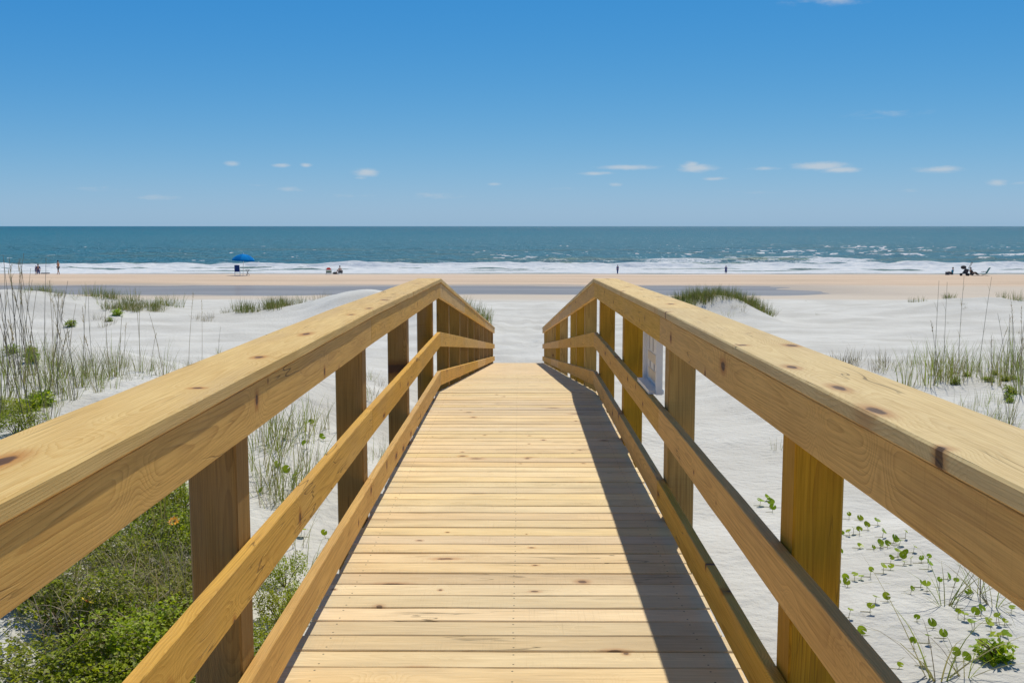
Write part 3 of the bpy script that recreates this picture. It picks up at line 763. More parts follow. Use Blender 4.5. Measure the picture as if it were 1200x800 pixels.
# sea oats and grasses, left middle distance -----------------------------
labL = 'tall thin sea oats on the white sand beyond the near left handrail'
gL = 'sea oats beyond the near left handrail'
for k, (x, y, s, n, h) in enumerate([(18, 480, 1.0, 5, 2.1), (40, 470, .9, 4, 2.2), (60, 462, .9, 3, 1.7), (-10, 470, 1.1, 4, 2.2), (88, 455, .7, 2, 1.6), (30, 440, .9, 3, 1.6), (5, 440, .9, 3, 1.8), (70, 440, .6, 2, 1.5), (50, 495, .6, 2, 1.3), (-30, 455, 1.0, 4, 2.3), (12, 455, 1.1, 3, 1.9), (48, 452, 1.1, 2, 1.7), (75, 470, .9, 2, 1.3), (28, 505, .9, 3, 1.5), (-15, 500, 1.0, 4, 1.9), (102, 445, .9, 1, 1.5), (55, 430, .9, 1, 1.3)]):
    sea_oats(at(x, y), s, n, h, labL, gL, 400 + k)
for k, (x, y, s, n, h) in enumerate([(128, 442, .95, 2, 1.3), (157, 436, .7, 2, 1.7), (185, 441, .75, 1, 1.1), (108, 462, .5, 1, 1.0), (172, 436, .5, 1, .8), (140, 430, .6, 1, .9), (100, 430, .5, 1, 1.6)]):
    sea_oats(at(x, y), s, n, h, 'grassy sea oats along the small sand crest in the left middle distance', 'sea oats on the left sand crest', 430 + k)
for k, (x, y, h, lb) in enumerate([(217, 432, 2.15, 'lone tall bare stalk left of its twin above the left handrail'), (231, 428, 2.05, 'lone tall bare stalk right of its twin above the left handrail'), (253, 415, 1.0, 'short bare stalk on the sand right of the two tall stalks')]):
    sea_oats(at(x, y), .35, 1, h, lb, None, 450 + k)
scatter_px('grass_tuft', FINE, 26, [(70, 425, 215, 442), (90, 440, 160, 458)], .5, .95, 'thin wispy grass tuft on the left sand crest', 'grass', 'wispy tufts on the left sand crest', 21)
scatter_px('grass_tuft', FINE + DRYT, 24, [(-20, 410, 75, 440), (-20, 440, 90, 480)], .7, 1.2, 'olive grass tuft among the tall sea oats at the left edge', 'grass', 'tufts among the left sea oats', 22)
scatter_px('leafy_clump', SMALLSH, 7, [(-10, 415, 60, 430), (0, 470, 40, 500)], .8, 1.4, 'round leafy green clump under the tall sea oats at left', 'plant', 'leafy clumps under the left sea oats', 23)
for (x, y, s, lb) in [(79, 383, 2.0, 'low bright green clump on the open sand, left of two'), (134, 370, 2.1, 'round green clump on the open sand, upper right of two'), (126, 377, 1.3, 'olive clump just under the round green one on open sand')]:
    p = at(x, y); copy_of('leafy_clump', SMALLSH[int(x) % 3], p, 1., (s, s, s), lb, 'plant')
scatter_px('grass_tuft', DRYT, 14, [(60, 345, 130, 375), (95, 370, 160, 385), (225, 372, 245, 378)], .9, 1.5, 'small dry tuft on the bare sand below the far left dune', 'grass', 'dry tufts below the far left dune', 24)
# through the left railing
scatter_px('grass_tuft', FINE, 34, [(292, 500, 385, 575), (296, 560, 350, 610)], .7, 1.3, 'slender grass tuft seen through the left railing past the near post', 'grass', 'grass seen through the near left railing', 25)
scatter_px('grass_tuft', DRYT + FINE, 10, [(428, 500, 455, 560), (430, 440, 450, 470), (480, 400, 490, 430), (300, 640, 350, 680)], .5, .9, 'thin grass tuft seen through the left railing past the second post', 'grass', 'grass seen through the far left railing', 26)

# right side --------------------------------------------------------------
labR = 'tall sea oats with green blades on the sand crest right of the handrail'
gR = 'sea oats on the right sand crest'
for k, (x, y, s, n, h) in enumerate([(1092, 452, 1.15, 1, 2.2), (1105, 446, 1.1, 1, 1.2), (1115, 448, 1.1, 1, 2.15), (1128, 447, 1.0, 1, 2.1), (1066, 458, 1.05, 0, 1), (1140, 442, .9, 0, 1.2), (1150, 436, .5, 1, 2.1), (1098, 440, .9, 0, 1), (1122, 440, .9, 0, 1.)]):
    sea_oats(at(x, y), s, n, h, labR, gR, 470 + k)
for k, (x, y, s, n, h) in enumerate([(1178, 440, 1.0, 2, 1.2), (1195, 432, 1.1, 2, 1.3), (1205, 450, 1.1, 3, 1.5), (1168, 430, .8, 1, .9), (1212, 425, 1.0, 3, 1.6), (1188, 500, .8, 2, .9), (1225, 480, 1.0, 3, 1.2), (1185, 445, 1.1, 1, 1.2), (1200, 462, 1.0, 1, 1.), (1172, 452, .9, 1, 1.), (1160, 445, .8, 0, 1.), (1210, 440, 1.1, 2, 1.4)]):
    sea_oats(at(x, y), s, n, h, 'ragged sea oats at the right edge of the sand crest', 'sea oats at the right edge', 490 + k)
scatter_px('grass_tuft', FINE, 34, [(1140, 425, 1210, 450), (1040, 425, 1140, 440), (1120, 470, 1200, 520)], .6, 1.1, 'short wispy tuft on the right sand crest among sea oats', 'grass', 'wispy tufts on the right sand crest', 31)
scatter_px('grass_tuft', DRYT, 16, [(965, 423, 1010, 432), (1010, 425, 1060, 436)], .8, 1.35, 'grey dry tuft on the sand crest left of the right sea oats', 'grass', 'dry tufts on the right sand crest', 32)
scatter_px('leafy_clump', SMALLSH, 12, [(1090, 445, 1135, 452), (1135, 435, 1200, 448), (1185, 455, 1200, 475)], .4, .8, 'round leaved vine clump at the feet of the right sea oats', 'plant', 'vine clumps under the right sea oats', 33)
scatter_px('debris', DRYT, 8, [(1090, 375, 1140, 386), (1120, 355, 1140, 362), (920, 352, 990, 372)], .35, .6, 'dry scrap of grass lying on the open right sand', 'grass', 'dry scraps on the open right sand', 34)
p = at(907, 368); copy_of('dry_tuft', DRYT[0], p, 0, 1.5, 'lone grey tuft on bare sand just right of the grassy hummock', 'grass')
p = at(915, 530); copy_of('wispy_tuft', FINE[1], p, 0, .45, 'tiny tuft on the sand just left of the near right post', 'grass')

# creeping vine with round leaves, right foreground
LV = [(148, 172), (195, 178), (103, 190), (227, 217), (265, 195), (115, 245), (155, 238), (192, 235), (283, 245), (195, 290), (105, 298), (117, 330), (253, 295), (280, 290), (305, 287), (333, 270), (350, 280), (375, 248), (350, 328), (377, 325), (320, 353), (410, 308), (403, 357), (373, 363), (443, 353), (467, 350), (470, 378), (320, 380), (293, 397), (240, 410), (205, 417), (178, 425), (140, 440), (155, 455), (100, 440), (405, 480), (473, 472), (520, 455), (550, 420), (577, 453), (445, 452), (641, 495), (265, 520), (320, 515), (245, 557), (437, 597), (507, 625), (593, 540), (627, 585), (692, 572), (668, 572), (725, 605), (667, 635), (755, 600), (790, 610), (785, 655), (220, 657), (432, 713), (487, 690), (550, 665), (630, 763), (712, 715), (733, 760), (757, 770), (790, 745), (480, 785), (370, 795), (160, 582), (595, 750), (812, 560), (815, 690), (740, 640)]
pts = [at(960 + a / 3.333, 560 + b / 3.333 + 3) for a, b in LV]
left = list(range(len(pts))); chains = []
while left:
    c = [left.pop(0)]
    while left and len(c) < 6:
        j = min(left, key=lambda q: (pts[q] - pts[c[-1]]).length)
        if (pts[j] - pts[c[-1]]).length > .9: break
        c.append(j); left.remove(j)
    chains.append(c)
def vine(ps, label, group, rad=(.023, .038)):
    base = ps[0]
    e = empty('creeping_vine', base); tag(e, label, 'vine', group)
    mb = MB(); ml = MB(); ms = MB()
    rl = [p - base for p in ps]
    if len(rl) > 1:
        path = []
        for a, b in zip(rl[:-1], rl[1:]):
            for t in np.linspace(0, 1, 6)[:-1]:
                q = a.lerp(b, t); q.z = gz(base.x + q.x, base.y + q.y) - base.z - .004; path.append(q)
        path.append(rl[-1]); mb.tube(path, .0028, 5)
    for p in rl:
        for rep in range(rng.choice((1, 1, 1, 1, 2))):
            q = p + Vector((rng.uniform(-.05, .05), rng.uniform(-.05, .05), 0)) * rep
            hh = rng.uniform(.03, .08); rd = rng.uniform(*rad)
            top = q + Vector((rng.uniform(-.02, .02), rng.uniform(-.02, .02), hh))
            ms.tube([q - Vector((0, 0, .01)), top], .0022, 4)
            nrm = Vector((rng.uniform(-.6, .5), rng.uniform(-1.1, .3), rng.uniform(.2, .9))).normalized()
            a = nrm.orthogonal().normalized(); b = nrm.cross(a)
            a0 = rng.uniform(0, 6.28); vs = [top]
            for k in range(13):
                an = a0 + (k / 12) * 5.9
                rr = rd * (1 - .10 * math.cos(an * 2)) ; cup = .25 * rd
                vs.append(top + (a * math.cos(an) + b * math.sin(an)) * rr + nrm * cup * abs(math.sin(an)))
            ml.add(vs, [(0, k, k + 1) for k in range(1, 13)])
    for p in rl: mb.tube([p + Vector((-.07, .03, -.004)), p + Vector((0, 0, .002)), p + Vector((.07, .02, -.004))], .0026, 4)
    mb.build('runner', M['olive'], e)
    n0 = len(ml.v); ml.add(ms.v, ms.f, 1); ml.build('leaves', [M['vine'], M['olive']], e)
for c in chains:
    vine([pts[j] for j in c], 'creeping vine with round green leaves on the sand right of the near post', 'vines on the right foreground sand')
vine([at(897, 598), at(905, 592), at(908, 600), at(912, 606)], 'small vine with round leaves just left of the near right post', None, (.03, .05))
vine([at(x, y) for x, y in [(331, 518), (350, 530), (362, 500), (375, 520)]] , 'round leaved vine among grass seen through the left railing', 'vines seen through the left railing', (.04, .06))
vine([at(x, y) for x, y in [(318, 552), (330, 558), (340, 565), (300, 585)]], 'round leaved vine among grass seen through the left railing', 'vines seen through the left railing', (.04, .06))
vine([at(x, y) for x, y in [(345, 638), (375, 640), (380, 652)]], 'round leaved vine on bare sand between the lower left rails', None, (.03, .045))
# drooping grass in the right foreground
for k, (x, y, s, nst) in enumerate([(1118, 815, 1.25, 0), (1127, 722, .9, 0), (1160, 705, .8, 0), (1180, 720, .9, 1), (1150, 810, .8, 0)]):
    e = sea_oats(at(x, y), s, nst, .9, 'long bladed grass drooping over the vines at lower right' , 'drooping grass at lower right', 520 + k)
    e.children[0].data = TD if k else TD if 'TD' in globals() else None or globals().setdefault('TD', tuft_mesh('leaf_tuft', 999, 13, .95, .38, .011, [M['green'], M['olive'], M['grey_stem']], (4, 2, 2), curve=1.7, patch=.06))
p = at(1192, 790); copy_of('leafy_clump', SMALLSH[0], p, 0, 1.1, 'bright leafy plant in the lower right corner', 'plant')

# ------------------------------------------------------------------ people
def skin_mesh(name, joints, edges, rad, mat, scale=1., root='pelvis'):
    names = list(joints); me = bpy.data.meshes.new(name)
    me.from_pydata([tuple(Vector(joints[n]) * scale) for n in names], [(names.index(a), names.index(b)) for a, b in edges], [])
    ob = bpy.data.objects.new(name, me); col.objects.link(ob)
    md = ob.modifiers.new('s', 'SKIN'); md.use_smooth_shade = True
    if not me.skin_vertices: 
        me.attributes.new('x', 'FLOAT', 'POINT')
    sv = me.skin_vertices[0].data
    for i, n in enumerate(names):
        q = rad[n]; q = (q, q) if not hasattr(q, '__len__') else q
        sv[i].radius = (q[0] * scale, q[1] * scale); sv[i].use_root = (n == root)
    sb = ob.modifiers.new('u', 'SUBSURF'); sb.levels = 1; sb.render_levels = 1
    dg = bpy.context.evaluated_depsgraph_get(); dg.update()
    out = bpy.data.meshes.new_from_object(ob.evaluated_get(dg))
    bpy.data.objects.remove(ob); out.materials.clear(); out.materials.append(mat)
    out.polygons.foreach_set('use_smooth', [True] * len(out.polygons)); out.name = name
    return out
def pose_stand(stride=0., arm=0.):
    J = dict(pelvis=(0, 0, .95), belly=(0, 0, 1.12), chest=(0, 0, 1.33), neck=(0, 0, 1.50), head=(0, .02, 1.60), crown=(0, .02, 1.70))
    for s, n in ((-1, 'l'), (1, 'r')):
        J['sho' + n] = (s * .17, 0, 1.42); J['elb' + n] = (s * .23, -.02 + s * arm * .5, 1.13); J['wri' + n] = (s * .25, .08 + s * arm, .90); J['han' + n] = (s * .25, .10 + s * arm, .82)
        J['hip' + n] = (s * .09, 0, .90); J['kne' + n] = (s * .10, .03 + s * stride * .5, .50); J['ank' + n] = (s * .10, -.02 + s * stride, .08); J['toe' + n] = (s * .11, .13 + s * stride, .035)
    return J
def pose_sit(back=.15, fwd=.75):
    J = dict(pelvis=(0, 0, .16), belly=(0, -back * .4, .33), chest=(0, -back * .8, .53), neck=(0, -back, .70), head=(0, -back + .03, .80), crown=(0, -back + .03, .90))
    for s, n in ((-1, 'l'), (1, 'r')):
        J['sho' + n] = (s * .17, -back * .9, .62); J['elb' + n] = (s * .24, .02, .36); J['wri' + n] = (s * .20, .25, .33); J['han' + n] = (s * .18, .33, .34)
        J['hip' + n] = (s * .09, .03, .16); J['kne' + n] = (s * .13, .43, .40); J['ank' + n] = (s * .12, fwd, .08); J['toe' + n] = (s * .12, fwd + .15, .06)
    return J
def pose_kneel():
    J = dict(pelvis=(0, 0, .48), belly=(0, .06, .63), chest=(0, .14, .82), neck=(0, .22, .97), head=(0, .28, 1.05), crown=(0, .31, 1.15))
    for s, n in ((-1, 'l'), (1, 'r')):
        J['sho' + n] = (s * .17, .17, .90); J['elb' + n] = (s * .22, .30, .64); J['wri' + n] = (s * .18, .44, .44); J['han' + n] = (s * .17, .49, .37)
        J['hip' + n] = (s * .09, .0, .44); J['kne' + n] = (s * .12, .16, .07); J['ank' + n] = (s * .11, -.26, .06); J['toe' + n] = (s * .11, -.38, .03)
    return J
BR = dict(pelvis=(.13, .10), belly=(.13, .10), chest=(.15, .10), neck=.05, head=(.078, .095), crown=(.062, .075))
for n in 'lr':
    BR.update({'sho' + n: .06, 'elb' + n: .042, 'wri' + n: .03, 'han' + n: (.036, .02), 'hip' + n: .09, 'kne' + n: .06, 'ank' + n: .042, 'toe' + n: (.042, .028)})
BE = [('pelvis', 'belly'), ('belly', 'chest'), ('chest', 'neck'), ('neck', 'head'), ('head', 'crown')]
for n in 'lr':
    BE += [('chest', 'sho' + n), ('sho' + n, 'elb' + n), ('elb' + n, 'wri' + n), ('wri' + n, 'han' + n), ('pelvis', 'hip' + n), ('hip' + n, 'kne' + n), ('kne' + n, 'ank' + n), ('ank' + n, 'toe' + n)]
def person(loc, rz, J, h, label, skin, top, bottom, sleeves=True, legs=True, dress=False, group=None):
    """h scales a 1.75 m body"""
    sc = h / 1.75
    e = empty('person', loc, rz); tag(e, label, 'person', group)
    JJ = dict(J); RR = dict(BR); EE = list(BE)
    for s, n in ((-1, 'l'), (1, 'r')):      # five fingers on each hand
        hv = Vector(J['han' + n]); wv = Vector(J['wri' + n]); dv = (hv - wv).normalized(); sv = Vector((0, 1, 0)) - dv * dv.y; sv.normalize()
        for k, (off, ln) in enumerate([(-.026, .055), (-.009, .075), (.009, .08), (.026, .07)]):
            JJ[f'f{n}{k}'] = tuple(hv + sv * off + dv * ln); RR[f'f{n}{k}'] = .008; EE.append(('han' + n, f'f{n}{k}'))
        JJ[f't{n}'] = tuple(wv.lerp(hv, .4) + sv * .055 + dv * .03); RR[f't{n}'] = .010; EE.append(('han' + n, f't{n}'))
    link('body', skin_mesh('body', JJ, EE, RR, skin, sc), e)
    def part(nm, keys, edges, k, mat, extra=None):
        rad = {a: tuple(x + k for x in (BR[a] if hasattr(BR[a], '__len__') else (BR[a],) * 2)) for a in keys}
        link(nm, skin_mesh(nm, {a: J[a] for a in keys}, edges, rad, mat, sc, keys[0]), e)
    if top:
        ks = ['chest', 'belly', 'pelvis'] + (['shol', 'shor', 'elbl', 'elbr'] if sleeves else ['shol', 'shor'])
        part('shirt', ks, [x for x in BE if x[0] in ks and x[1] in ks], .018, top)
    if bottom:
        ks = ['pelvis', 'hipl', 'hipr', 'knel', 'kner'] + (['ankl', 'ankr'] if legs else [])
        part('trousers' if legs else 'shorts', ks, [x for x in BE if x[0] in ks and x[1] in ks], .022, bottom)
    if dress:
        mb = MB(); pv = Vector(J['pelvis'])
        mb.tube([pv * sc + Vector((0, 0, .25 * sc)), pv * sc, (0, 0, .32 * sc)], [.15 * sc, .19 * sc, .27 * sc], 12); mb.build('skirt', top, e, True)
    hd = (Vector(J['head']) + Vector(J['crown'])) / 2 * sc
    mb = MB(); mb.ball(hd + Vector((0, -.025, .03)) * sc, (.088 * sc, .098 * sc, .095 * sc), 0, 12, 8); mb.build('hair', M['hair'], e, True)
    mf = MB()
    for s in (-1, 1): mf.ball(hd + Vector((s * .034, .088, -.005)) * sc, .012 * sc, 0, 6, 4)
    mf.build('eyes', M['black'], e)
    mn = MB(); mn.ball(hd + Vector((0, .098, -.035)) * sc, (.012 * sc, .02 * sc, .022 * sc), 0, 6, 4); mn.build('nose', skin, e, True)
    return e
def shore(px, py):
    p = at(px, py, 100, 131.5); p.z = max(p.z, CAMZ - 6.07); return p
p = shore(43.5, 321.3); person(p, R(-150), pose_kneel(), 1.85, 'kneeling bather in navy beside a dark bodyboard at far left', M['skin'], M['navy'], M['navy'], True, False)
p = shore(41.2, 321.4); person(p, R(160), pose_stand(.05), 1.08, 'small child in blue standing next to the kneeling bather', M['skin_pale'], M['blue_dark'], M['blue_dark'], True, False)
p = shore(52, 320.7); mb = MB()
pr0 = [(-.5, -.22), (.35, -.25), (.52, -.12), (.52, .12), (.35, .25), (-.5, .22)]
mb.add([(x, y, .05) for x, y in pr0] + [(x, y, .16) for x, y in pr0], [tuple(range(5, -1, -1)), tuple(range(6, 12))] + [(k, (k + 1) % 6, 6 + (k + 1) % 6, 6 + k) for k in range(6)])
o = mb.build('bodyboard', M['dark_grey']); o.location = p; o.location.z -= .02; tag(o, 'dark bodyboard lying on the wet sand by the kneeling bather', 'bodyboard')
p = shore(67.5, 321.5); person(p, R(75), pose_stand(.22, .18), 1.74, 'bare backed walker in dark shorts right of the kneeling bather', M['skin'], M['orange'], M['dark_grey'], False, False)
p = shore(723.5, 320.6); person(p, R(20), pose_stand(.1, .05), 1.14, 'child in navy at the water edge above the boardwalk right rail', M['skin'], M['navy'], M['navy'], True, True)
p = shore(850, 319.2); person(p, R(-30), pose_stand(.05, .05), 1.04, 'child in a flared navy dress before the surf above the grassy hummock', M['skin_pale'], M['navy'], None, True, False, True)

# beach umbrella with chair and table
p = shore(284.5, 322.6)
ub = empty('beach_umbrella', p); tag(ub, 'big royal blue beach umbrella standing near the surf', 'umbrella')
ub.rotation_euler = (0, R(3), 0)
mb = MB(); nseg = 8; rings = [(0.0, 2.50), (.35, 2.45), (.75, 2.30), (1.08, 2.08), (1.27, 1.86)]
vs = [(0, 0, 2.50)]; fs = []; mi = []
NS = 32
for j, (rr, zz) in enumerate(rings[1:]):
    for k in range(NS):
        a = 2 * math.pi * k / NS; sc_ = 1 - .035 * (j / 3) * (1 - abs(math.cos(a * 4)))
        vs.append((rr * sc_ * math.cos(a), rr * sc_ * math.sin(a), zz))
for k in range(NS): mb_ = (0, 1 + k, 1 + (k + 1) % NS); fs.append(mb_); mi.append(k // 4 % 2)
for j in range(3):
    for k in range(NS):
        fs.append((1 + j * NS + k, 1 + (j + 1) * NS + k, 1 + (j + 1) * NS + (k + 1) % NS, 1 + j * NS + (k + 1) % NS)); mi.append(2 if (k // 4) in (0,) and j == 2 else 0 if k // 4 % 2 else 1)
mb.v = vs; mb.f = fs; mb.m = mi
M['blue2'] = flat('bright_blue_cloth', (.002, .23, .62), .9, .06, spec=.05)
cn = mb.build('canopy', [M['blue'], M['blue2'], M['cyan']], ub, True)
mb = MB()
for k in range(NS):
    a, b = 2 * math.pi * k / NS, 2 * math.pi * (k + 1) / NS
    mb.add([(1.262 * math.cos(a), 1.262 * math.sin(a), 1.862), (1.262 * math.cos(b), 1.262 * math.sin(b), 1.862), (1.27 * math.cos(b), 1.27 * math.sin(b), 1.70 + .02 * (k % 2)), (1.27 * math.cos(a), 1.27 * math.sin(a), 1.70 + .02 * ((k + 1) % 2))], [(0, 1, 2, 3)])
mb.build('valance', M['blue'], ub)
mb = MB(); mb.tube([(0, 0, -.3), (0, 0, 2.54)], .025, 8); mb.build('pole', M['metal'], ub)
for k in range(8):
    a = 2 * math.pi * (k + .5) / 8; mb = MB(); mb.tube([(0, 0, 2.40), (.7 * math.cos(a), .7 * math.sin(a), 2.24), (1.24 * math.cos(a), 1.24 * math.sin(a), 1.84)], .009, 5); mb.build('rib', M['metal'], ub)
mb = MB(); mb.ball((0, 0, 2.56), (.03, .03, .05), 0, 8, 6); mb.build('finial', M['white_paint'], ub, True)

def beach_chair(loc, rz, label, fabric, frame, seat_h=.42, back_h=.65, recl=.25, w=.55, stripes=None, arch=False, cat='beach chair', s=1.):
    e = empty('beach_chair', loc, rz); tag(e, label, cat); e.scale = (s, s, s)
    mb = MB()
    for x in (-w / 2, w / 2):
        mb.tube([(x, .28, 0), (x, -.20, seat_h), (x, -.20 - back_h * math.sin(recl), seat_h + back_h * math.cos(recl))], .014, 6)
        mb.tube([(x, -.32, 0), (x, .27, seat_h - .02)], .014, 6)
        mb.tube([(x, .25, seat_h), (x, .25, seat_h + .2), (x, -.26, seat_h + .22)], .012, 6)
    mb.tube([(-w / 2, .28, .01), (w / 2, .28, .01)], .012, 6); mb.tube([(-w / 2, -.32, .01), (w / 2, -.32, .01)], .012, 6)
    mb.build('frame', frame, e)
    mb = MB(); mb.box((0, .03, seat_h - .01), (w - .03, .5, .022)); mb.build('seat', fabric, e)
    mats = stripes or [fabric]; n = 10; mb = MB()
    bn = Vector((0, -math.sin(recl), math.cos(recl)))
    for k in range(n):
        t0, t1 = k / n, (k + 1) / n
        wk = lambda t: (w / 2 - .015) * (math.sqrt(max(.06, 1 - max(0, (t - .45) / .6) ** 2)) if arch else 1)
        a = Vector((0, -.20, seat_h)) + bn * (back_h * t0); b = Vector((0, -.20, seat_h)) + bn * (back_h * t1); th = Vector((0, .02, 0))
        vs = [a + Vector((-wk(t0), 0, 0)), a + Vector((wk(t0), 0, 0)), b + Vector((wk(t1), 0, 0)), b + Vector((-wk(t1), 0, 0))]
        mb.add(vs + [v + th for v in vs], [(0, 1, 2, 3), (7, 6, 5, 4), (0, 4, 5, 1), (1, 5, 6, 2), (2, 6, 7, 3), (3, 7, 4, 0)], k * len(mats) // n)
    mb.build('backrest', mats, e)
    for x in (-w / 2, w / 2):
        mb = MB(); mb.box((x, .0, seat_h + .235), (.05, .5, .022)); mb.build('armrest', frame, e)
    return e
p = shore(278, 322.6); beach_chair(p, R(8), 'high backed navy chair under the blue umbrella facing the sea', M['blue_dark'], M['white_paint'], .45, .78, .15, .58, cat='chair')
p = shore(290, 322.2); tb = empty('side_table', p); tag(tb, 'small dark side table on crossed legs beside the navy chair', 'table')
mb = MB(); mb.tube([(0, 0, .60), (0, 0, .635)], .30, 16); mb.build('table_top', M['dark_grey'], tb)
for k in range(3):
    a = 2.1 * k; mb = MB(); mb.tube([(.24 * math.cos(a), .24 * math.sin(a), 0), (-.03 * math.cos(a), -.03 * math.sin(a), .32), (-.16 * math.cos(a), -.16 * math.sin(a), .6)], .022, 6); mb.build('leg', M['dark_grey'], tb)
p = shore(385.5, 321.2); beach_chair(p, R(4), 'low round backed chair striped red, white and pale green near the surf', M['white_cloth'], M['metal'], .20, .68, .25, .66, [M['dark_grey'], M['lime'], M['white_cloth'], M['red'], M['red']], True)
p = shore(398.2, 321.0); person(p + Vector((0, 0, .12)), R(35), pose_sit(.05, .7), 1.75, 'bather with bare back sitting beside the striped round chair', M['skin_pale'], None, M['dark_grey'], False, False)
p = shore(398.2, 321.0)
ch = beach_chair(p + Vector((.02, -.02, 0)), R(35), 'low dark beach chair under the bather beside the striped chair', M['dark_grey'], M['metal'], .16, .34, .3, .52)
p = shore(392.5, 321.0); mb = MB(); mb.ball((0, 0, .13), (.30, .17, .15), 0, 12, 8); mb.tube([(-.14, 0, .24), (-.08, 0, .40), (.08, 0, .40), (.14, 0, .24)], .015, 6)
o = mb.build('beach_bag', M['black'], None, True); o.location = p; tag(o, 'dark beach bag between the striped chair and the seated bather', 'bag')

# group at the right
p = shore(1113.5, 321.6); person(p, R(50), pose_sit(.1, .55), 1.72, 'bather in a teal blue shirt sitting at the left of the far right group', M['skin'], M['teal_blue'], M['dark_grey'], True, False)
p = shore(1108.3, 321.6); mb = MB(); mb.box((0, 0, .16), (.42, .3, .32)); mb.box((0, 0, .345), (.44, .32, .05)); o = mb.build('cooler', M['dark_grey']); o.location = p; tag(o, 'grey cooler box on the sand left of the teal blue shirted bather', 'cooler')
mb = MB(); mb.tube([(-.2, 0, .3), (-.16, 0, .47), (.16, 0, .47), (.2, 0, .3)], .014, 6); h_ = mb.build('handle', M['metal'], o)
p = shore(1128.5, 322.6)
st = empty('stroller', p, R(-8)); tag(st, 'black stroller with its handle up in the far right group', 'stroller')
mb = MB(); mb.add([(-.28, -.2, .28), (.22, -.2, .22), (.40, -.2, .70), (.05, -.2, .85), (-.28, .2, .28), (.22, .2, .22), (.40, .2, .70), (.05, .2, .85)], [(0, 1, 2, 3), (7, 6, 5, 4), (0, 4, 5, 1), (1, 5, 6, 2), (2, 6, 7, 3), (3, 7, 4, 0)]); mb.build('seat', M['black'], st)
mb = MB(); mb.ball((-.18, 0, .98), (.32, .26, .22), 0, 12, 8); mb.build('hood', M['black'], st, True)
mb = MB(); mb.tube([(-.45, -.2, .16), (.35, -.2, .72), (.72, -.2, 1.55)], .025, 6); mb.tube([(-.45, .2, .16), (.35, .2, .72), (.72, .2, 1.55)], .025, 6); mb.build('frame', M['dark_grey'], st)
mb = MB(); mb.tube([(.72, -.24, 1.56), (.72, .24, 1.56)], .04, 8); mb.build('handle', M['black'], st)
for (x, y) in ((-.42, 0), (.30, -.27), (.30, .27)):
    mb = MB(); mb.tube([(x, y - .03, .16), (x, y + .03, .16)], .16, 16); w_ = mb.build('wheel', M['rubber'], st)
p = shore(1136.5, 322.2); person(p, R(-75), pose_sit(.18, .85), 1.72, 'bather in black sitting between the stroller and the teal chair', M['skin'], M['black'], M['black'], True, True)
p = shore(1151, 322.4); beach_chair(p, R(48), 'empty low teal beach chair at the right of the far right group', M['teal'], M['dark_grey'], .24, .82, .5, .62)
p = shore(1143, 322.5); mb = MB(); mb.box((0, 0, .02), (1.1, .8, .03)); o = mb.build('beach_towel', M['dark_grey']); o.location = p; tag(o, 'dark towel spread on the sand in front of the teal chair', 'towel')

# ------------------------------------------------------------------ light, sky, camera
TX, TY = .20, .62
SUN_EL = math.atan2(1, math.hypot(TX, TY)); SUN_AZ = math.atan2(TX, TY)      # azimuth from +Y towards +X
sd_ = Vector((TX, TY, 1)).normalized()
sl = bpy.data.lights.new('sun', 'SUN'); sl.energy = 4.4; sl.angle = R(.53); sl.color = (1.0, .94, .80)
so = bpy.data.objects.new('sun', sl); col.objects.link(so); so.rotation_euler = sd_.to_track_quat('Z', 'Y').to_euler(); so.location = (20, 40, 80)

w = bpy.data.worlds.new('World'); scene.world = w; w.use_nodes = True
T = NT(tree=w.node_tree)
sky = T.n('ShaderNodeTexSky', dict(sky_type='NISHITA', sun_disc=False, sun_elevation=SUN_EL, sun_rotation=SUN_AZ, altitude=3000, air_density=.5, dust_density=0.0, ozone_density=6.0))
tc = T.n('ShaderNodeTexCoord').outputs['Generated']
s3 = T.n('ShaderNodeSeparateXYZ', None, i0=tc); gx, gy, gz_ = s3.outputs
az = T.m('ARCTAN2', gx, gy); el = T.m('ARCSINE', gz_)
sc3 = T.n('ShaderNodeSeparateColor', None, i0=sky.outputs[0])
# the film response of a polarised blue sky, then the sea haze along the horizon
ch = [T.m('MULTIPLY', T.m('POWER', T.m('MULTIPLY', T.m('MINIMUM', c_, 12.0), .1), p_), k_ * 10) for c_, p_, k_ in zip(sc3.outputs, (1.50, .60, .20), (1.72, .82, .83))]
skyc = T.n('ShaderNodeCombineColor', None, i0=ch[0], i1=ch[1], i2=ch[2]).outputs[0]
zen = T.mix(1.0, sky.outputs[0], (2.3, 2.5, 2.1), 'MULTIPLY')
skyc = T.mix(T.mr(el, .24, .65), skyc, zen)
hz_ = T.m('EXPONENT', T.m('MULTIPLY', T.m('MAXIMUM', el, 0.0), -17.0))
skyc = T.mix(hz_, skyc, (3.3, 5.15, 7.0))
uv = T.n('ShaderNodeCombineXYZ', None, i0=T.m('MULTIPLY', az, 60.0), i1=T.m('MULTIPLY', el, 190.0), i2=0.0).outputs[0]
cnz = T.noise(uv, 1.0, 5, .62)
wis = T.noise(T.scale(uv, (.35, .9, 1)), 1.0, 5, .65)
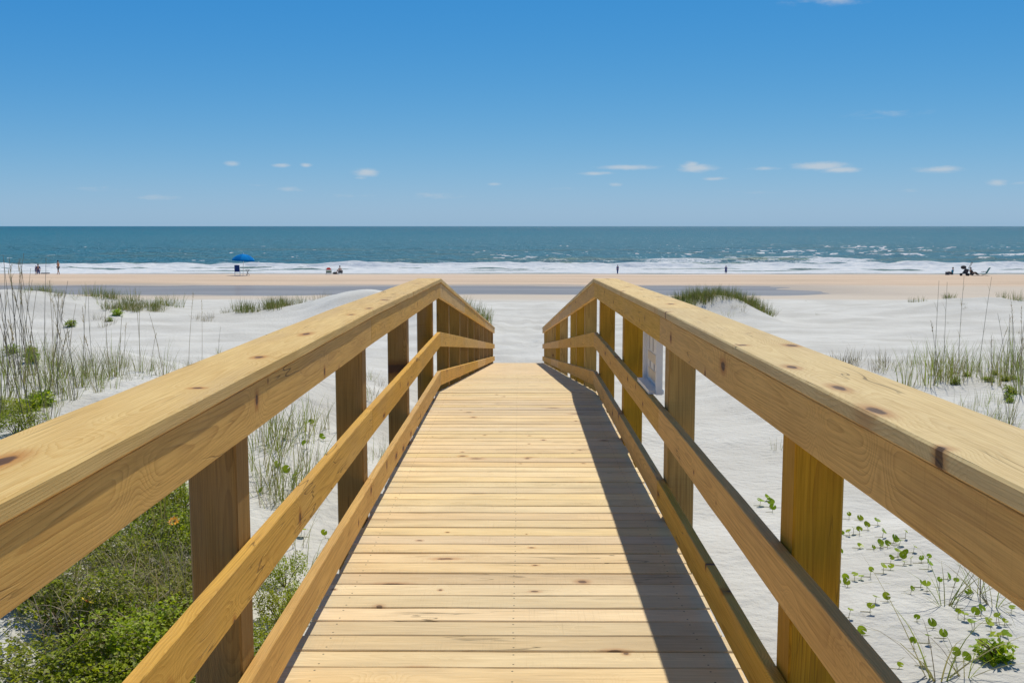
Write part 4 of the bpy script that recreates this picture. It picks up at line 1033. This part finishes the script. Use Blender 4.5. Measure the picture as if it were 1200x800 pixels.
CL = [(276, 193, 9, 3, .7), (333, 195, 10, 2.6, .8), (361, 195, 7, 2.8, .85), (431, 203.5, 14, 4.5, 1.), (425, 209.5, 9, 2, .5), (735, 197.5, 32, 3, .95), (697, 204.5, 20, 2.4, .75), (813, 198.5, 20, 5, 1.),
      (808, 194.5, 9, 4, .9), (893, 199, 20, 2.2, .6), (835, 210.5, 14, 2.2, .7), (720, 217, 9, 2.5, .6), (958, 196, 28, 4.5, 1.1), (980, 200.5, 20, 3.4, 1.), (1093, 200, 24, 3.6, .85), (1160, 215, 10, 3.5, .8), (1188, 216, 13, 2, .4),
      (188, 231.5, 30, 3.4, .45), (345, 222, 22, 4, .4), (410, 230, 36, 3.5, .3), (510, 230, 42, 4.5, .4), (580, 217, 9, 2.4, .6), (300, 217.5, 15, 2, .3), (1060, 224, 15, 3, .3), (972, 6, 34, 9, .75), (1030, 137, 60, 6, .30), (1010, 142, 30, 3, .26), (930, 12, 40, 5, .3), (120, 222, 40, 4, .3), (660, 222, 40, 3, .25), (880, 226, 50, 3, .25)]
acc = None
for (cx, cy, wx, wy, st_) in CL:
    a0 = math.atan((cx - VX) / F); e0 = math.atan((HY - cy) / F / math.sqrt(1 + ((cx - VX) / F) ** 2))
    q = T.m('ADD', T.m('POWER', T.m('DIVIDE', T.m('SUBTRACT', az, a0), wx / F), 2.0), T.m('POWER', T.m('DIVIDE', T.m('SUBTRACT', el, e0), wy / F), 2.0))
    g_ = T.m('MULTIPLY', T.m('EXPONENT', T.m('MULTIPLY', q, -1.0)), st_)
    acc = g_ if acc is None else T.m('MAXIMUM', acc, g_)
mask = T.mr(T.m('ADD', acc, T.m('MULTIPLY', T.m('SUBTRACT', cnz, .5), 1.0)), .10, 1.0)
mask = T.m('MULTIPLY', mask, T.mr(acc, .05, .3))
front = T.m('GREATER_THAN', gy, 0.0)
SKY_K = .10
CLOUD_C = (7.2, 7.3, 7.4)
mask = T.m('MULTIPLY', T.m('MULTIPLY', mask, front), .58)
skyc = T.mix(mask, skyc, CLOUD_C)
bg = T.n('ShaderNodeBackground', None, Color=skyc, Strength=SKY_K)
ow = w.node_tree.nodes.new('ShaderNodeOutputWorld'); w.node_tree.links.new(bg.outputs[0], ow.inputs[0])

cam = bpy.data.cameras.new('camera'); co = bpy.data.objects.new('camera', cam); col.objects.link(co)
co.location = (0, 0, CAMZ); co.rotation_euler = (R(90) - math.atan2(400 - HY, F), 0, math.atan2(VX - 600, F))
cam.sensor_width = 36; cam.lens = 36 * F / 1200; cam.clip_start = .05; cam.clip_end = 80000
scene.camera = co
scene.view_settings.view_transform = 'Standard'; scene.view_settings.look = 'None'; scene.view_settings.gamma = 1
scene.view_settings.exposure = -.15
scene.cycles.max_bounces = 6; scene.cycles.transparent_max_bounces = 6
scene.cycles.use_denoising = True
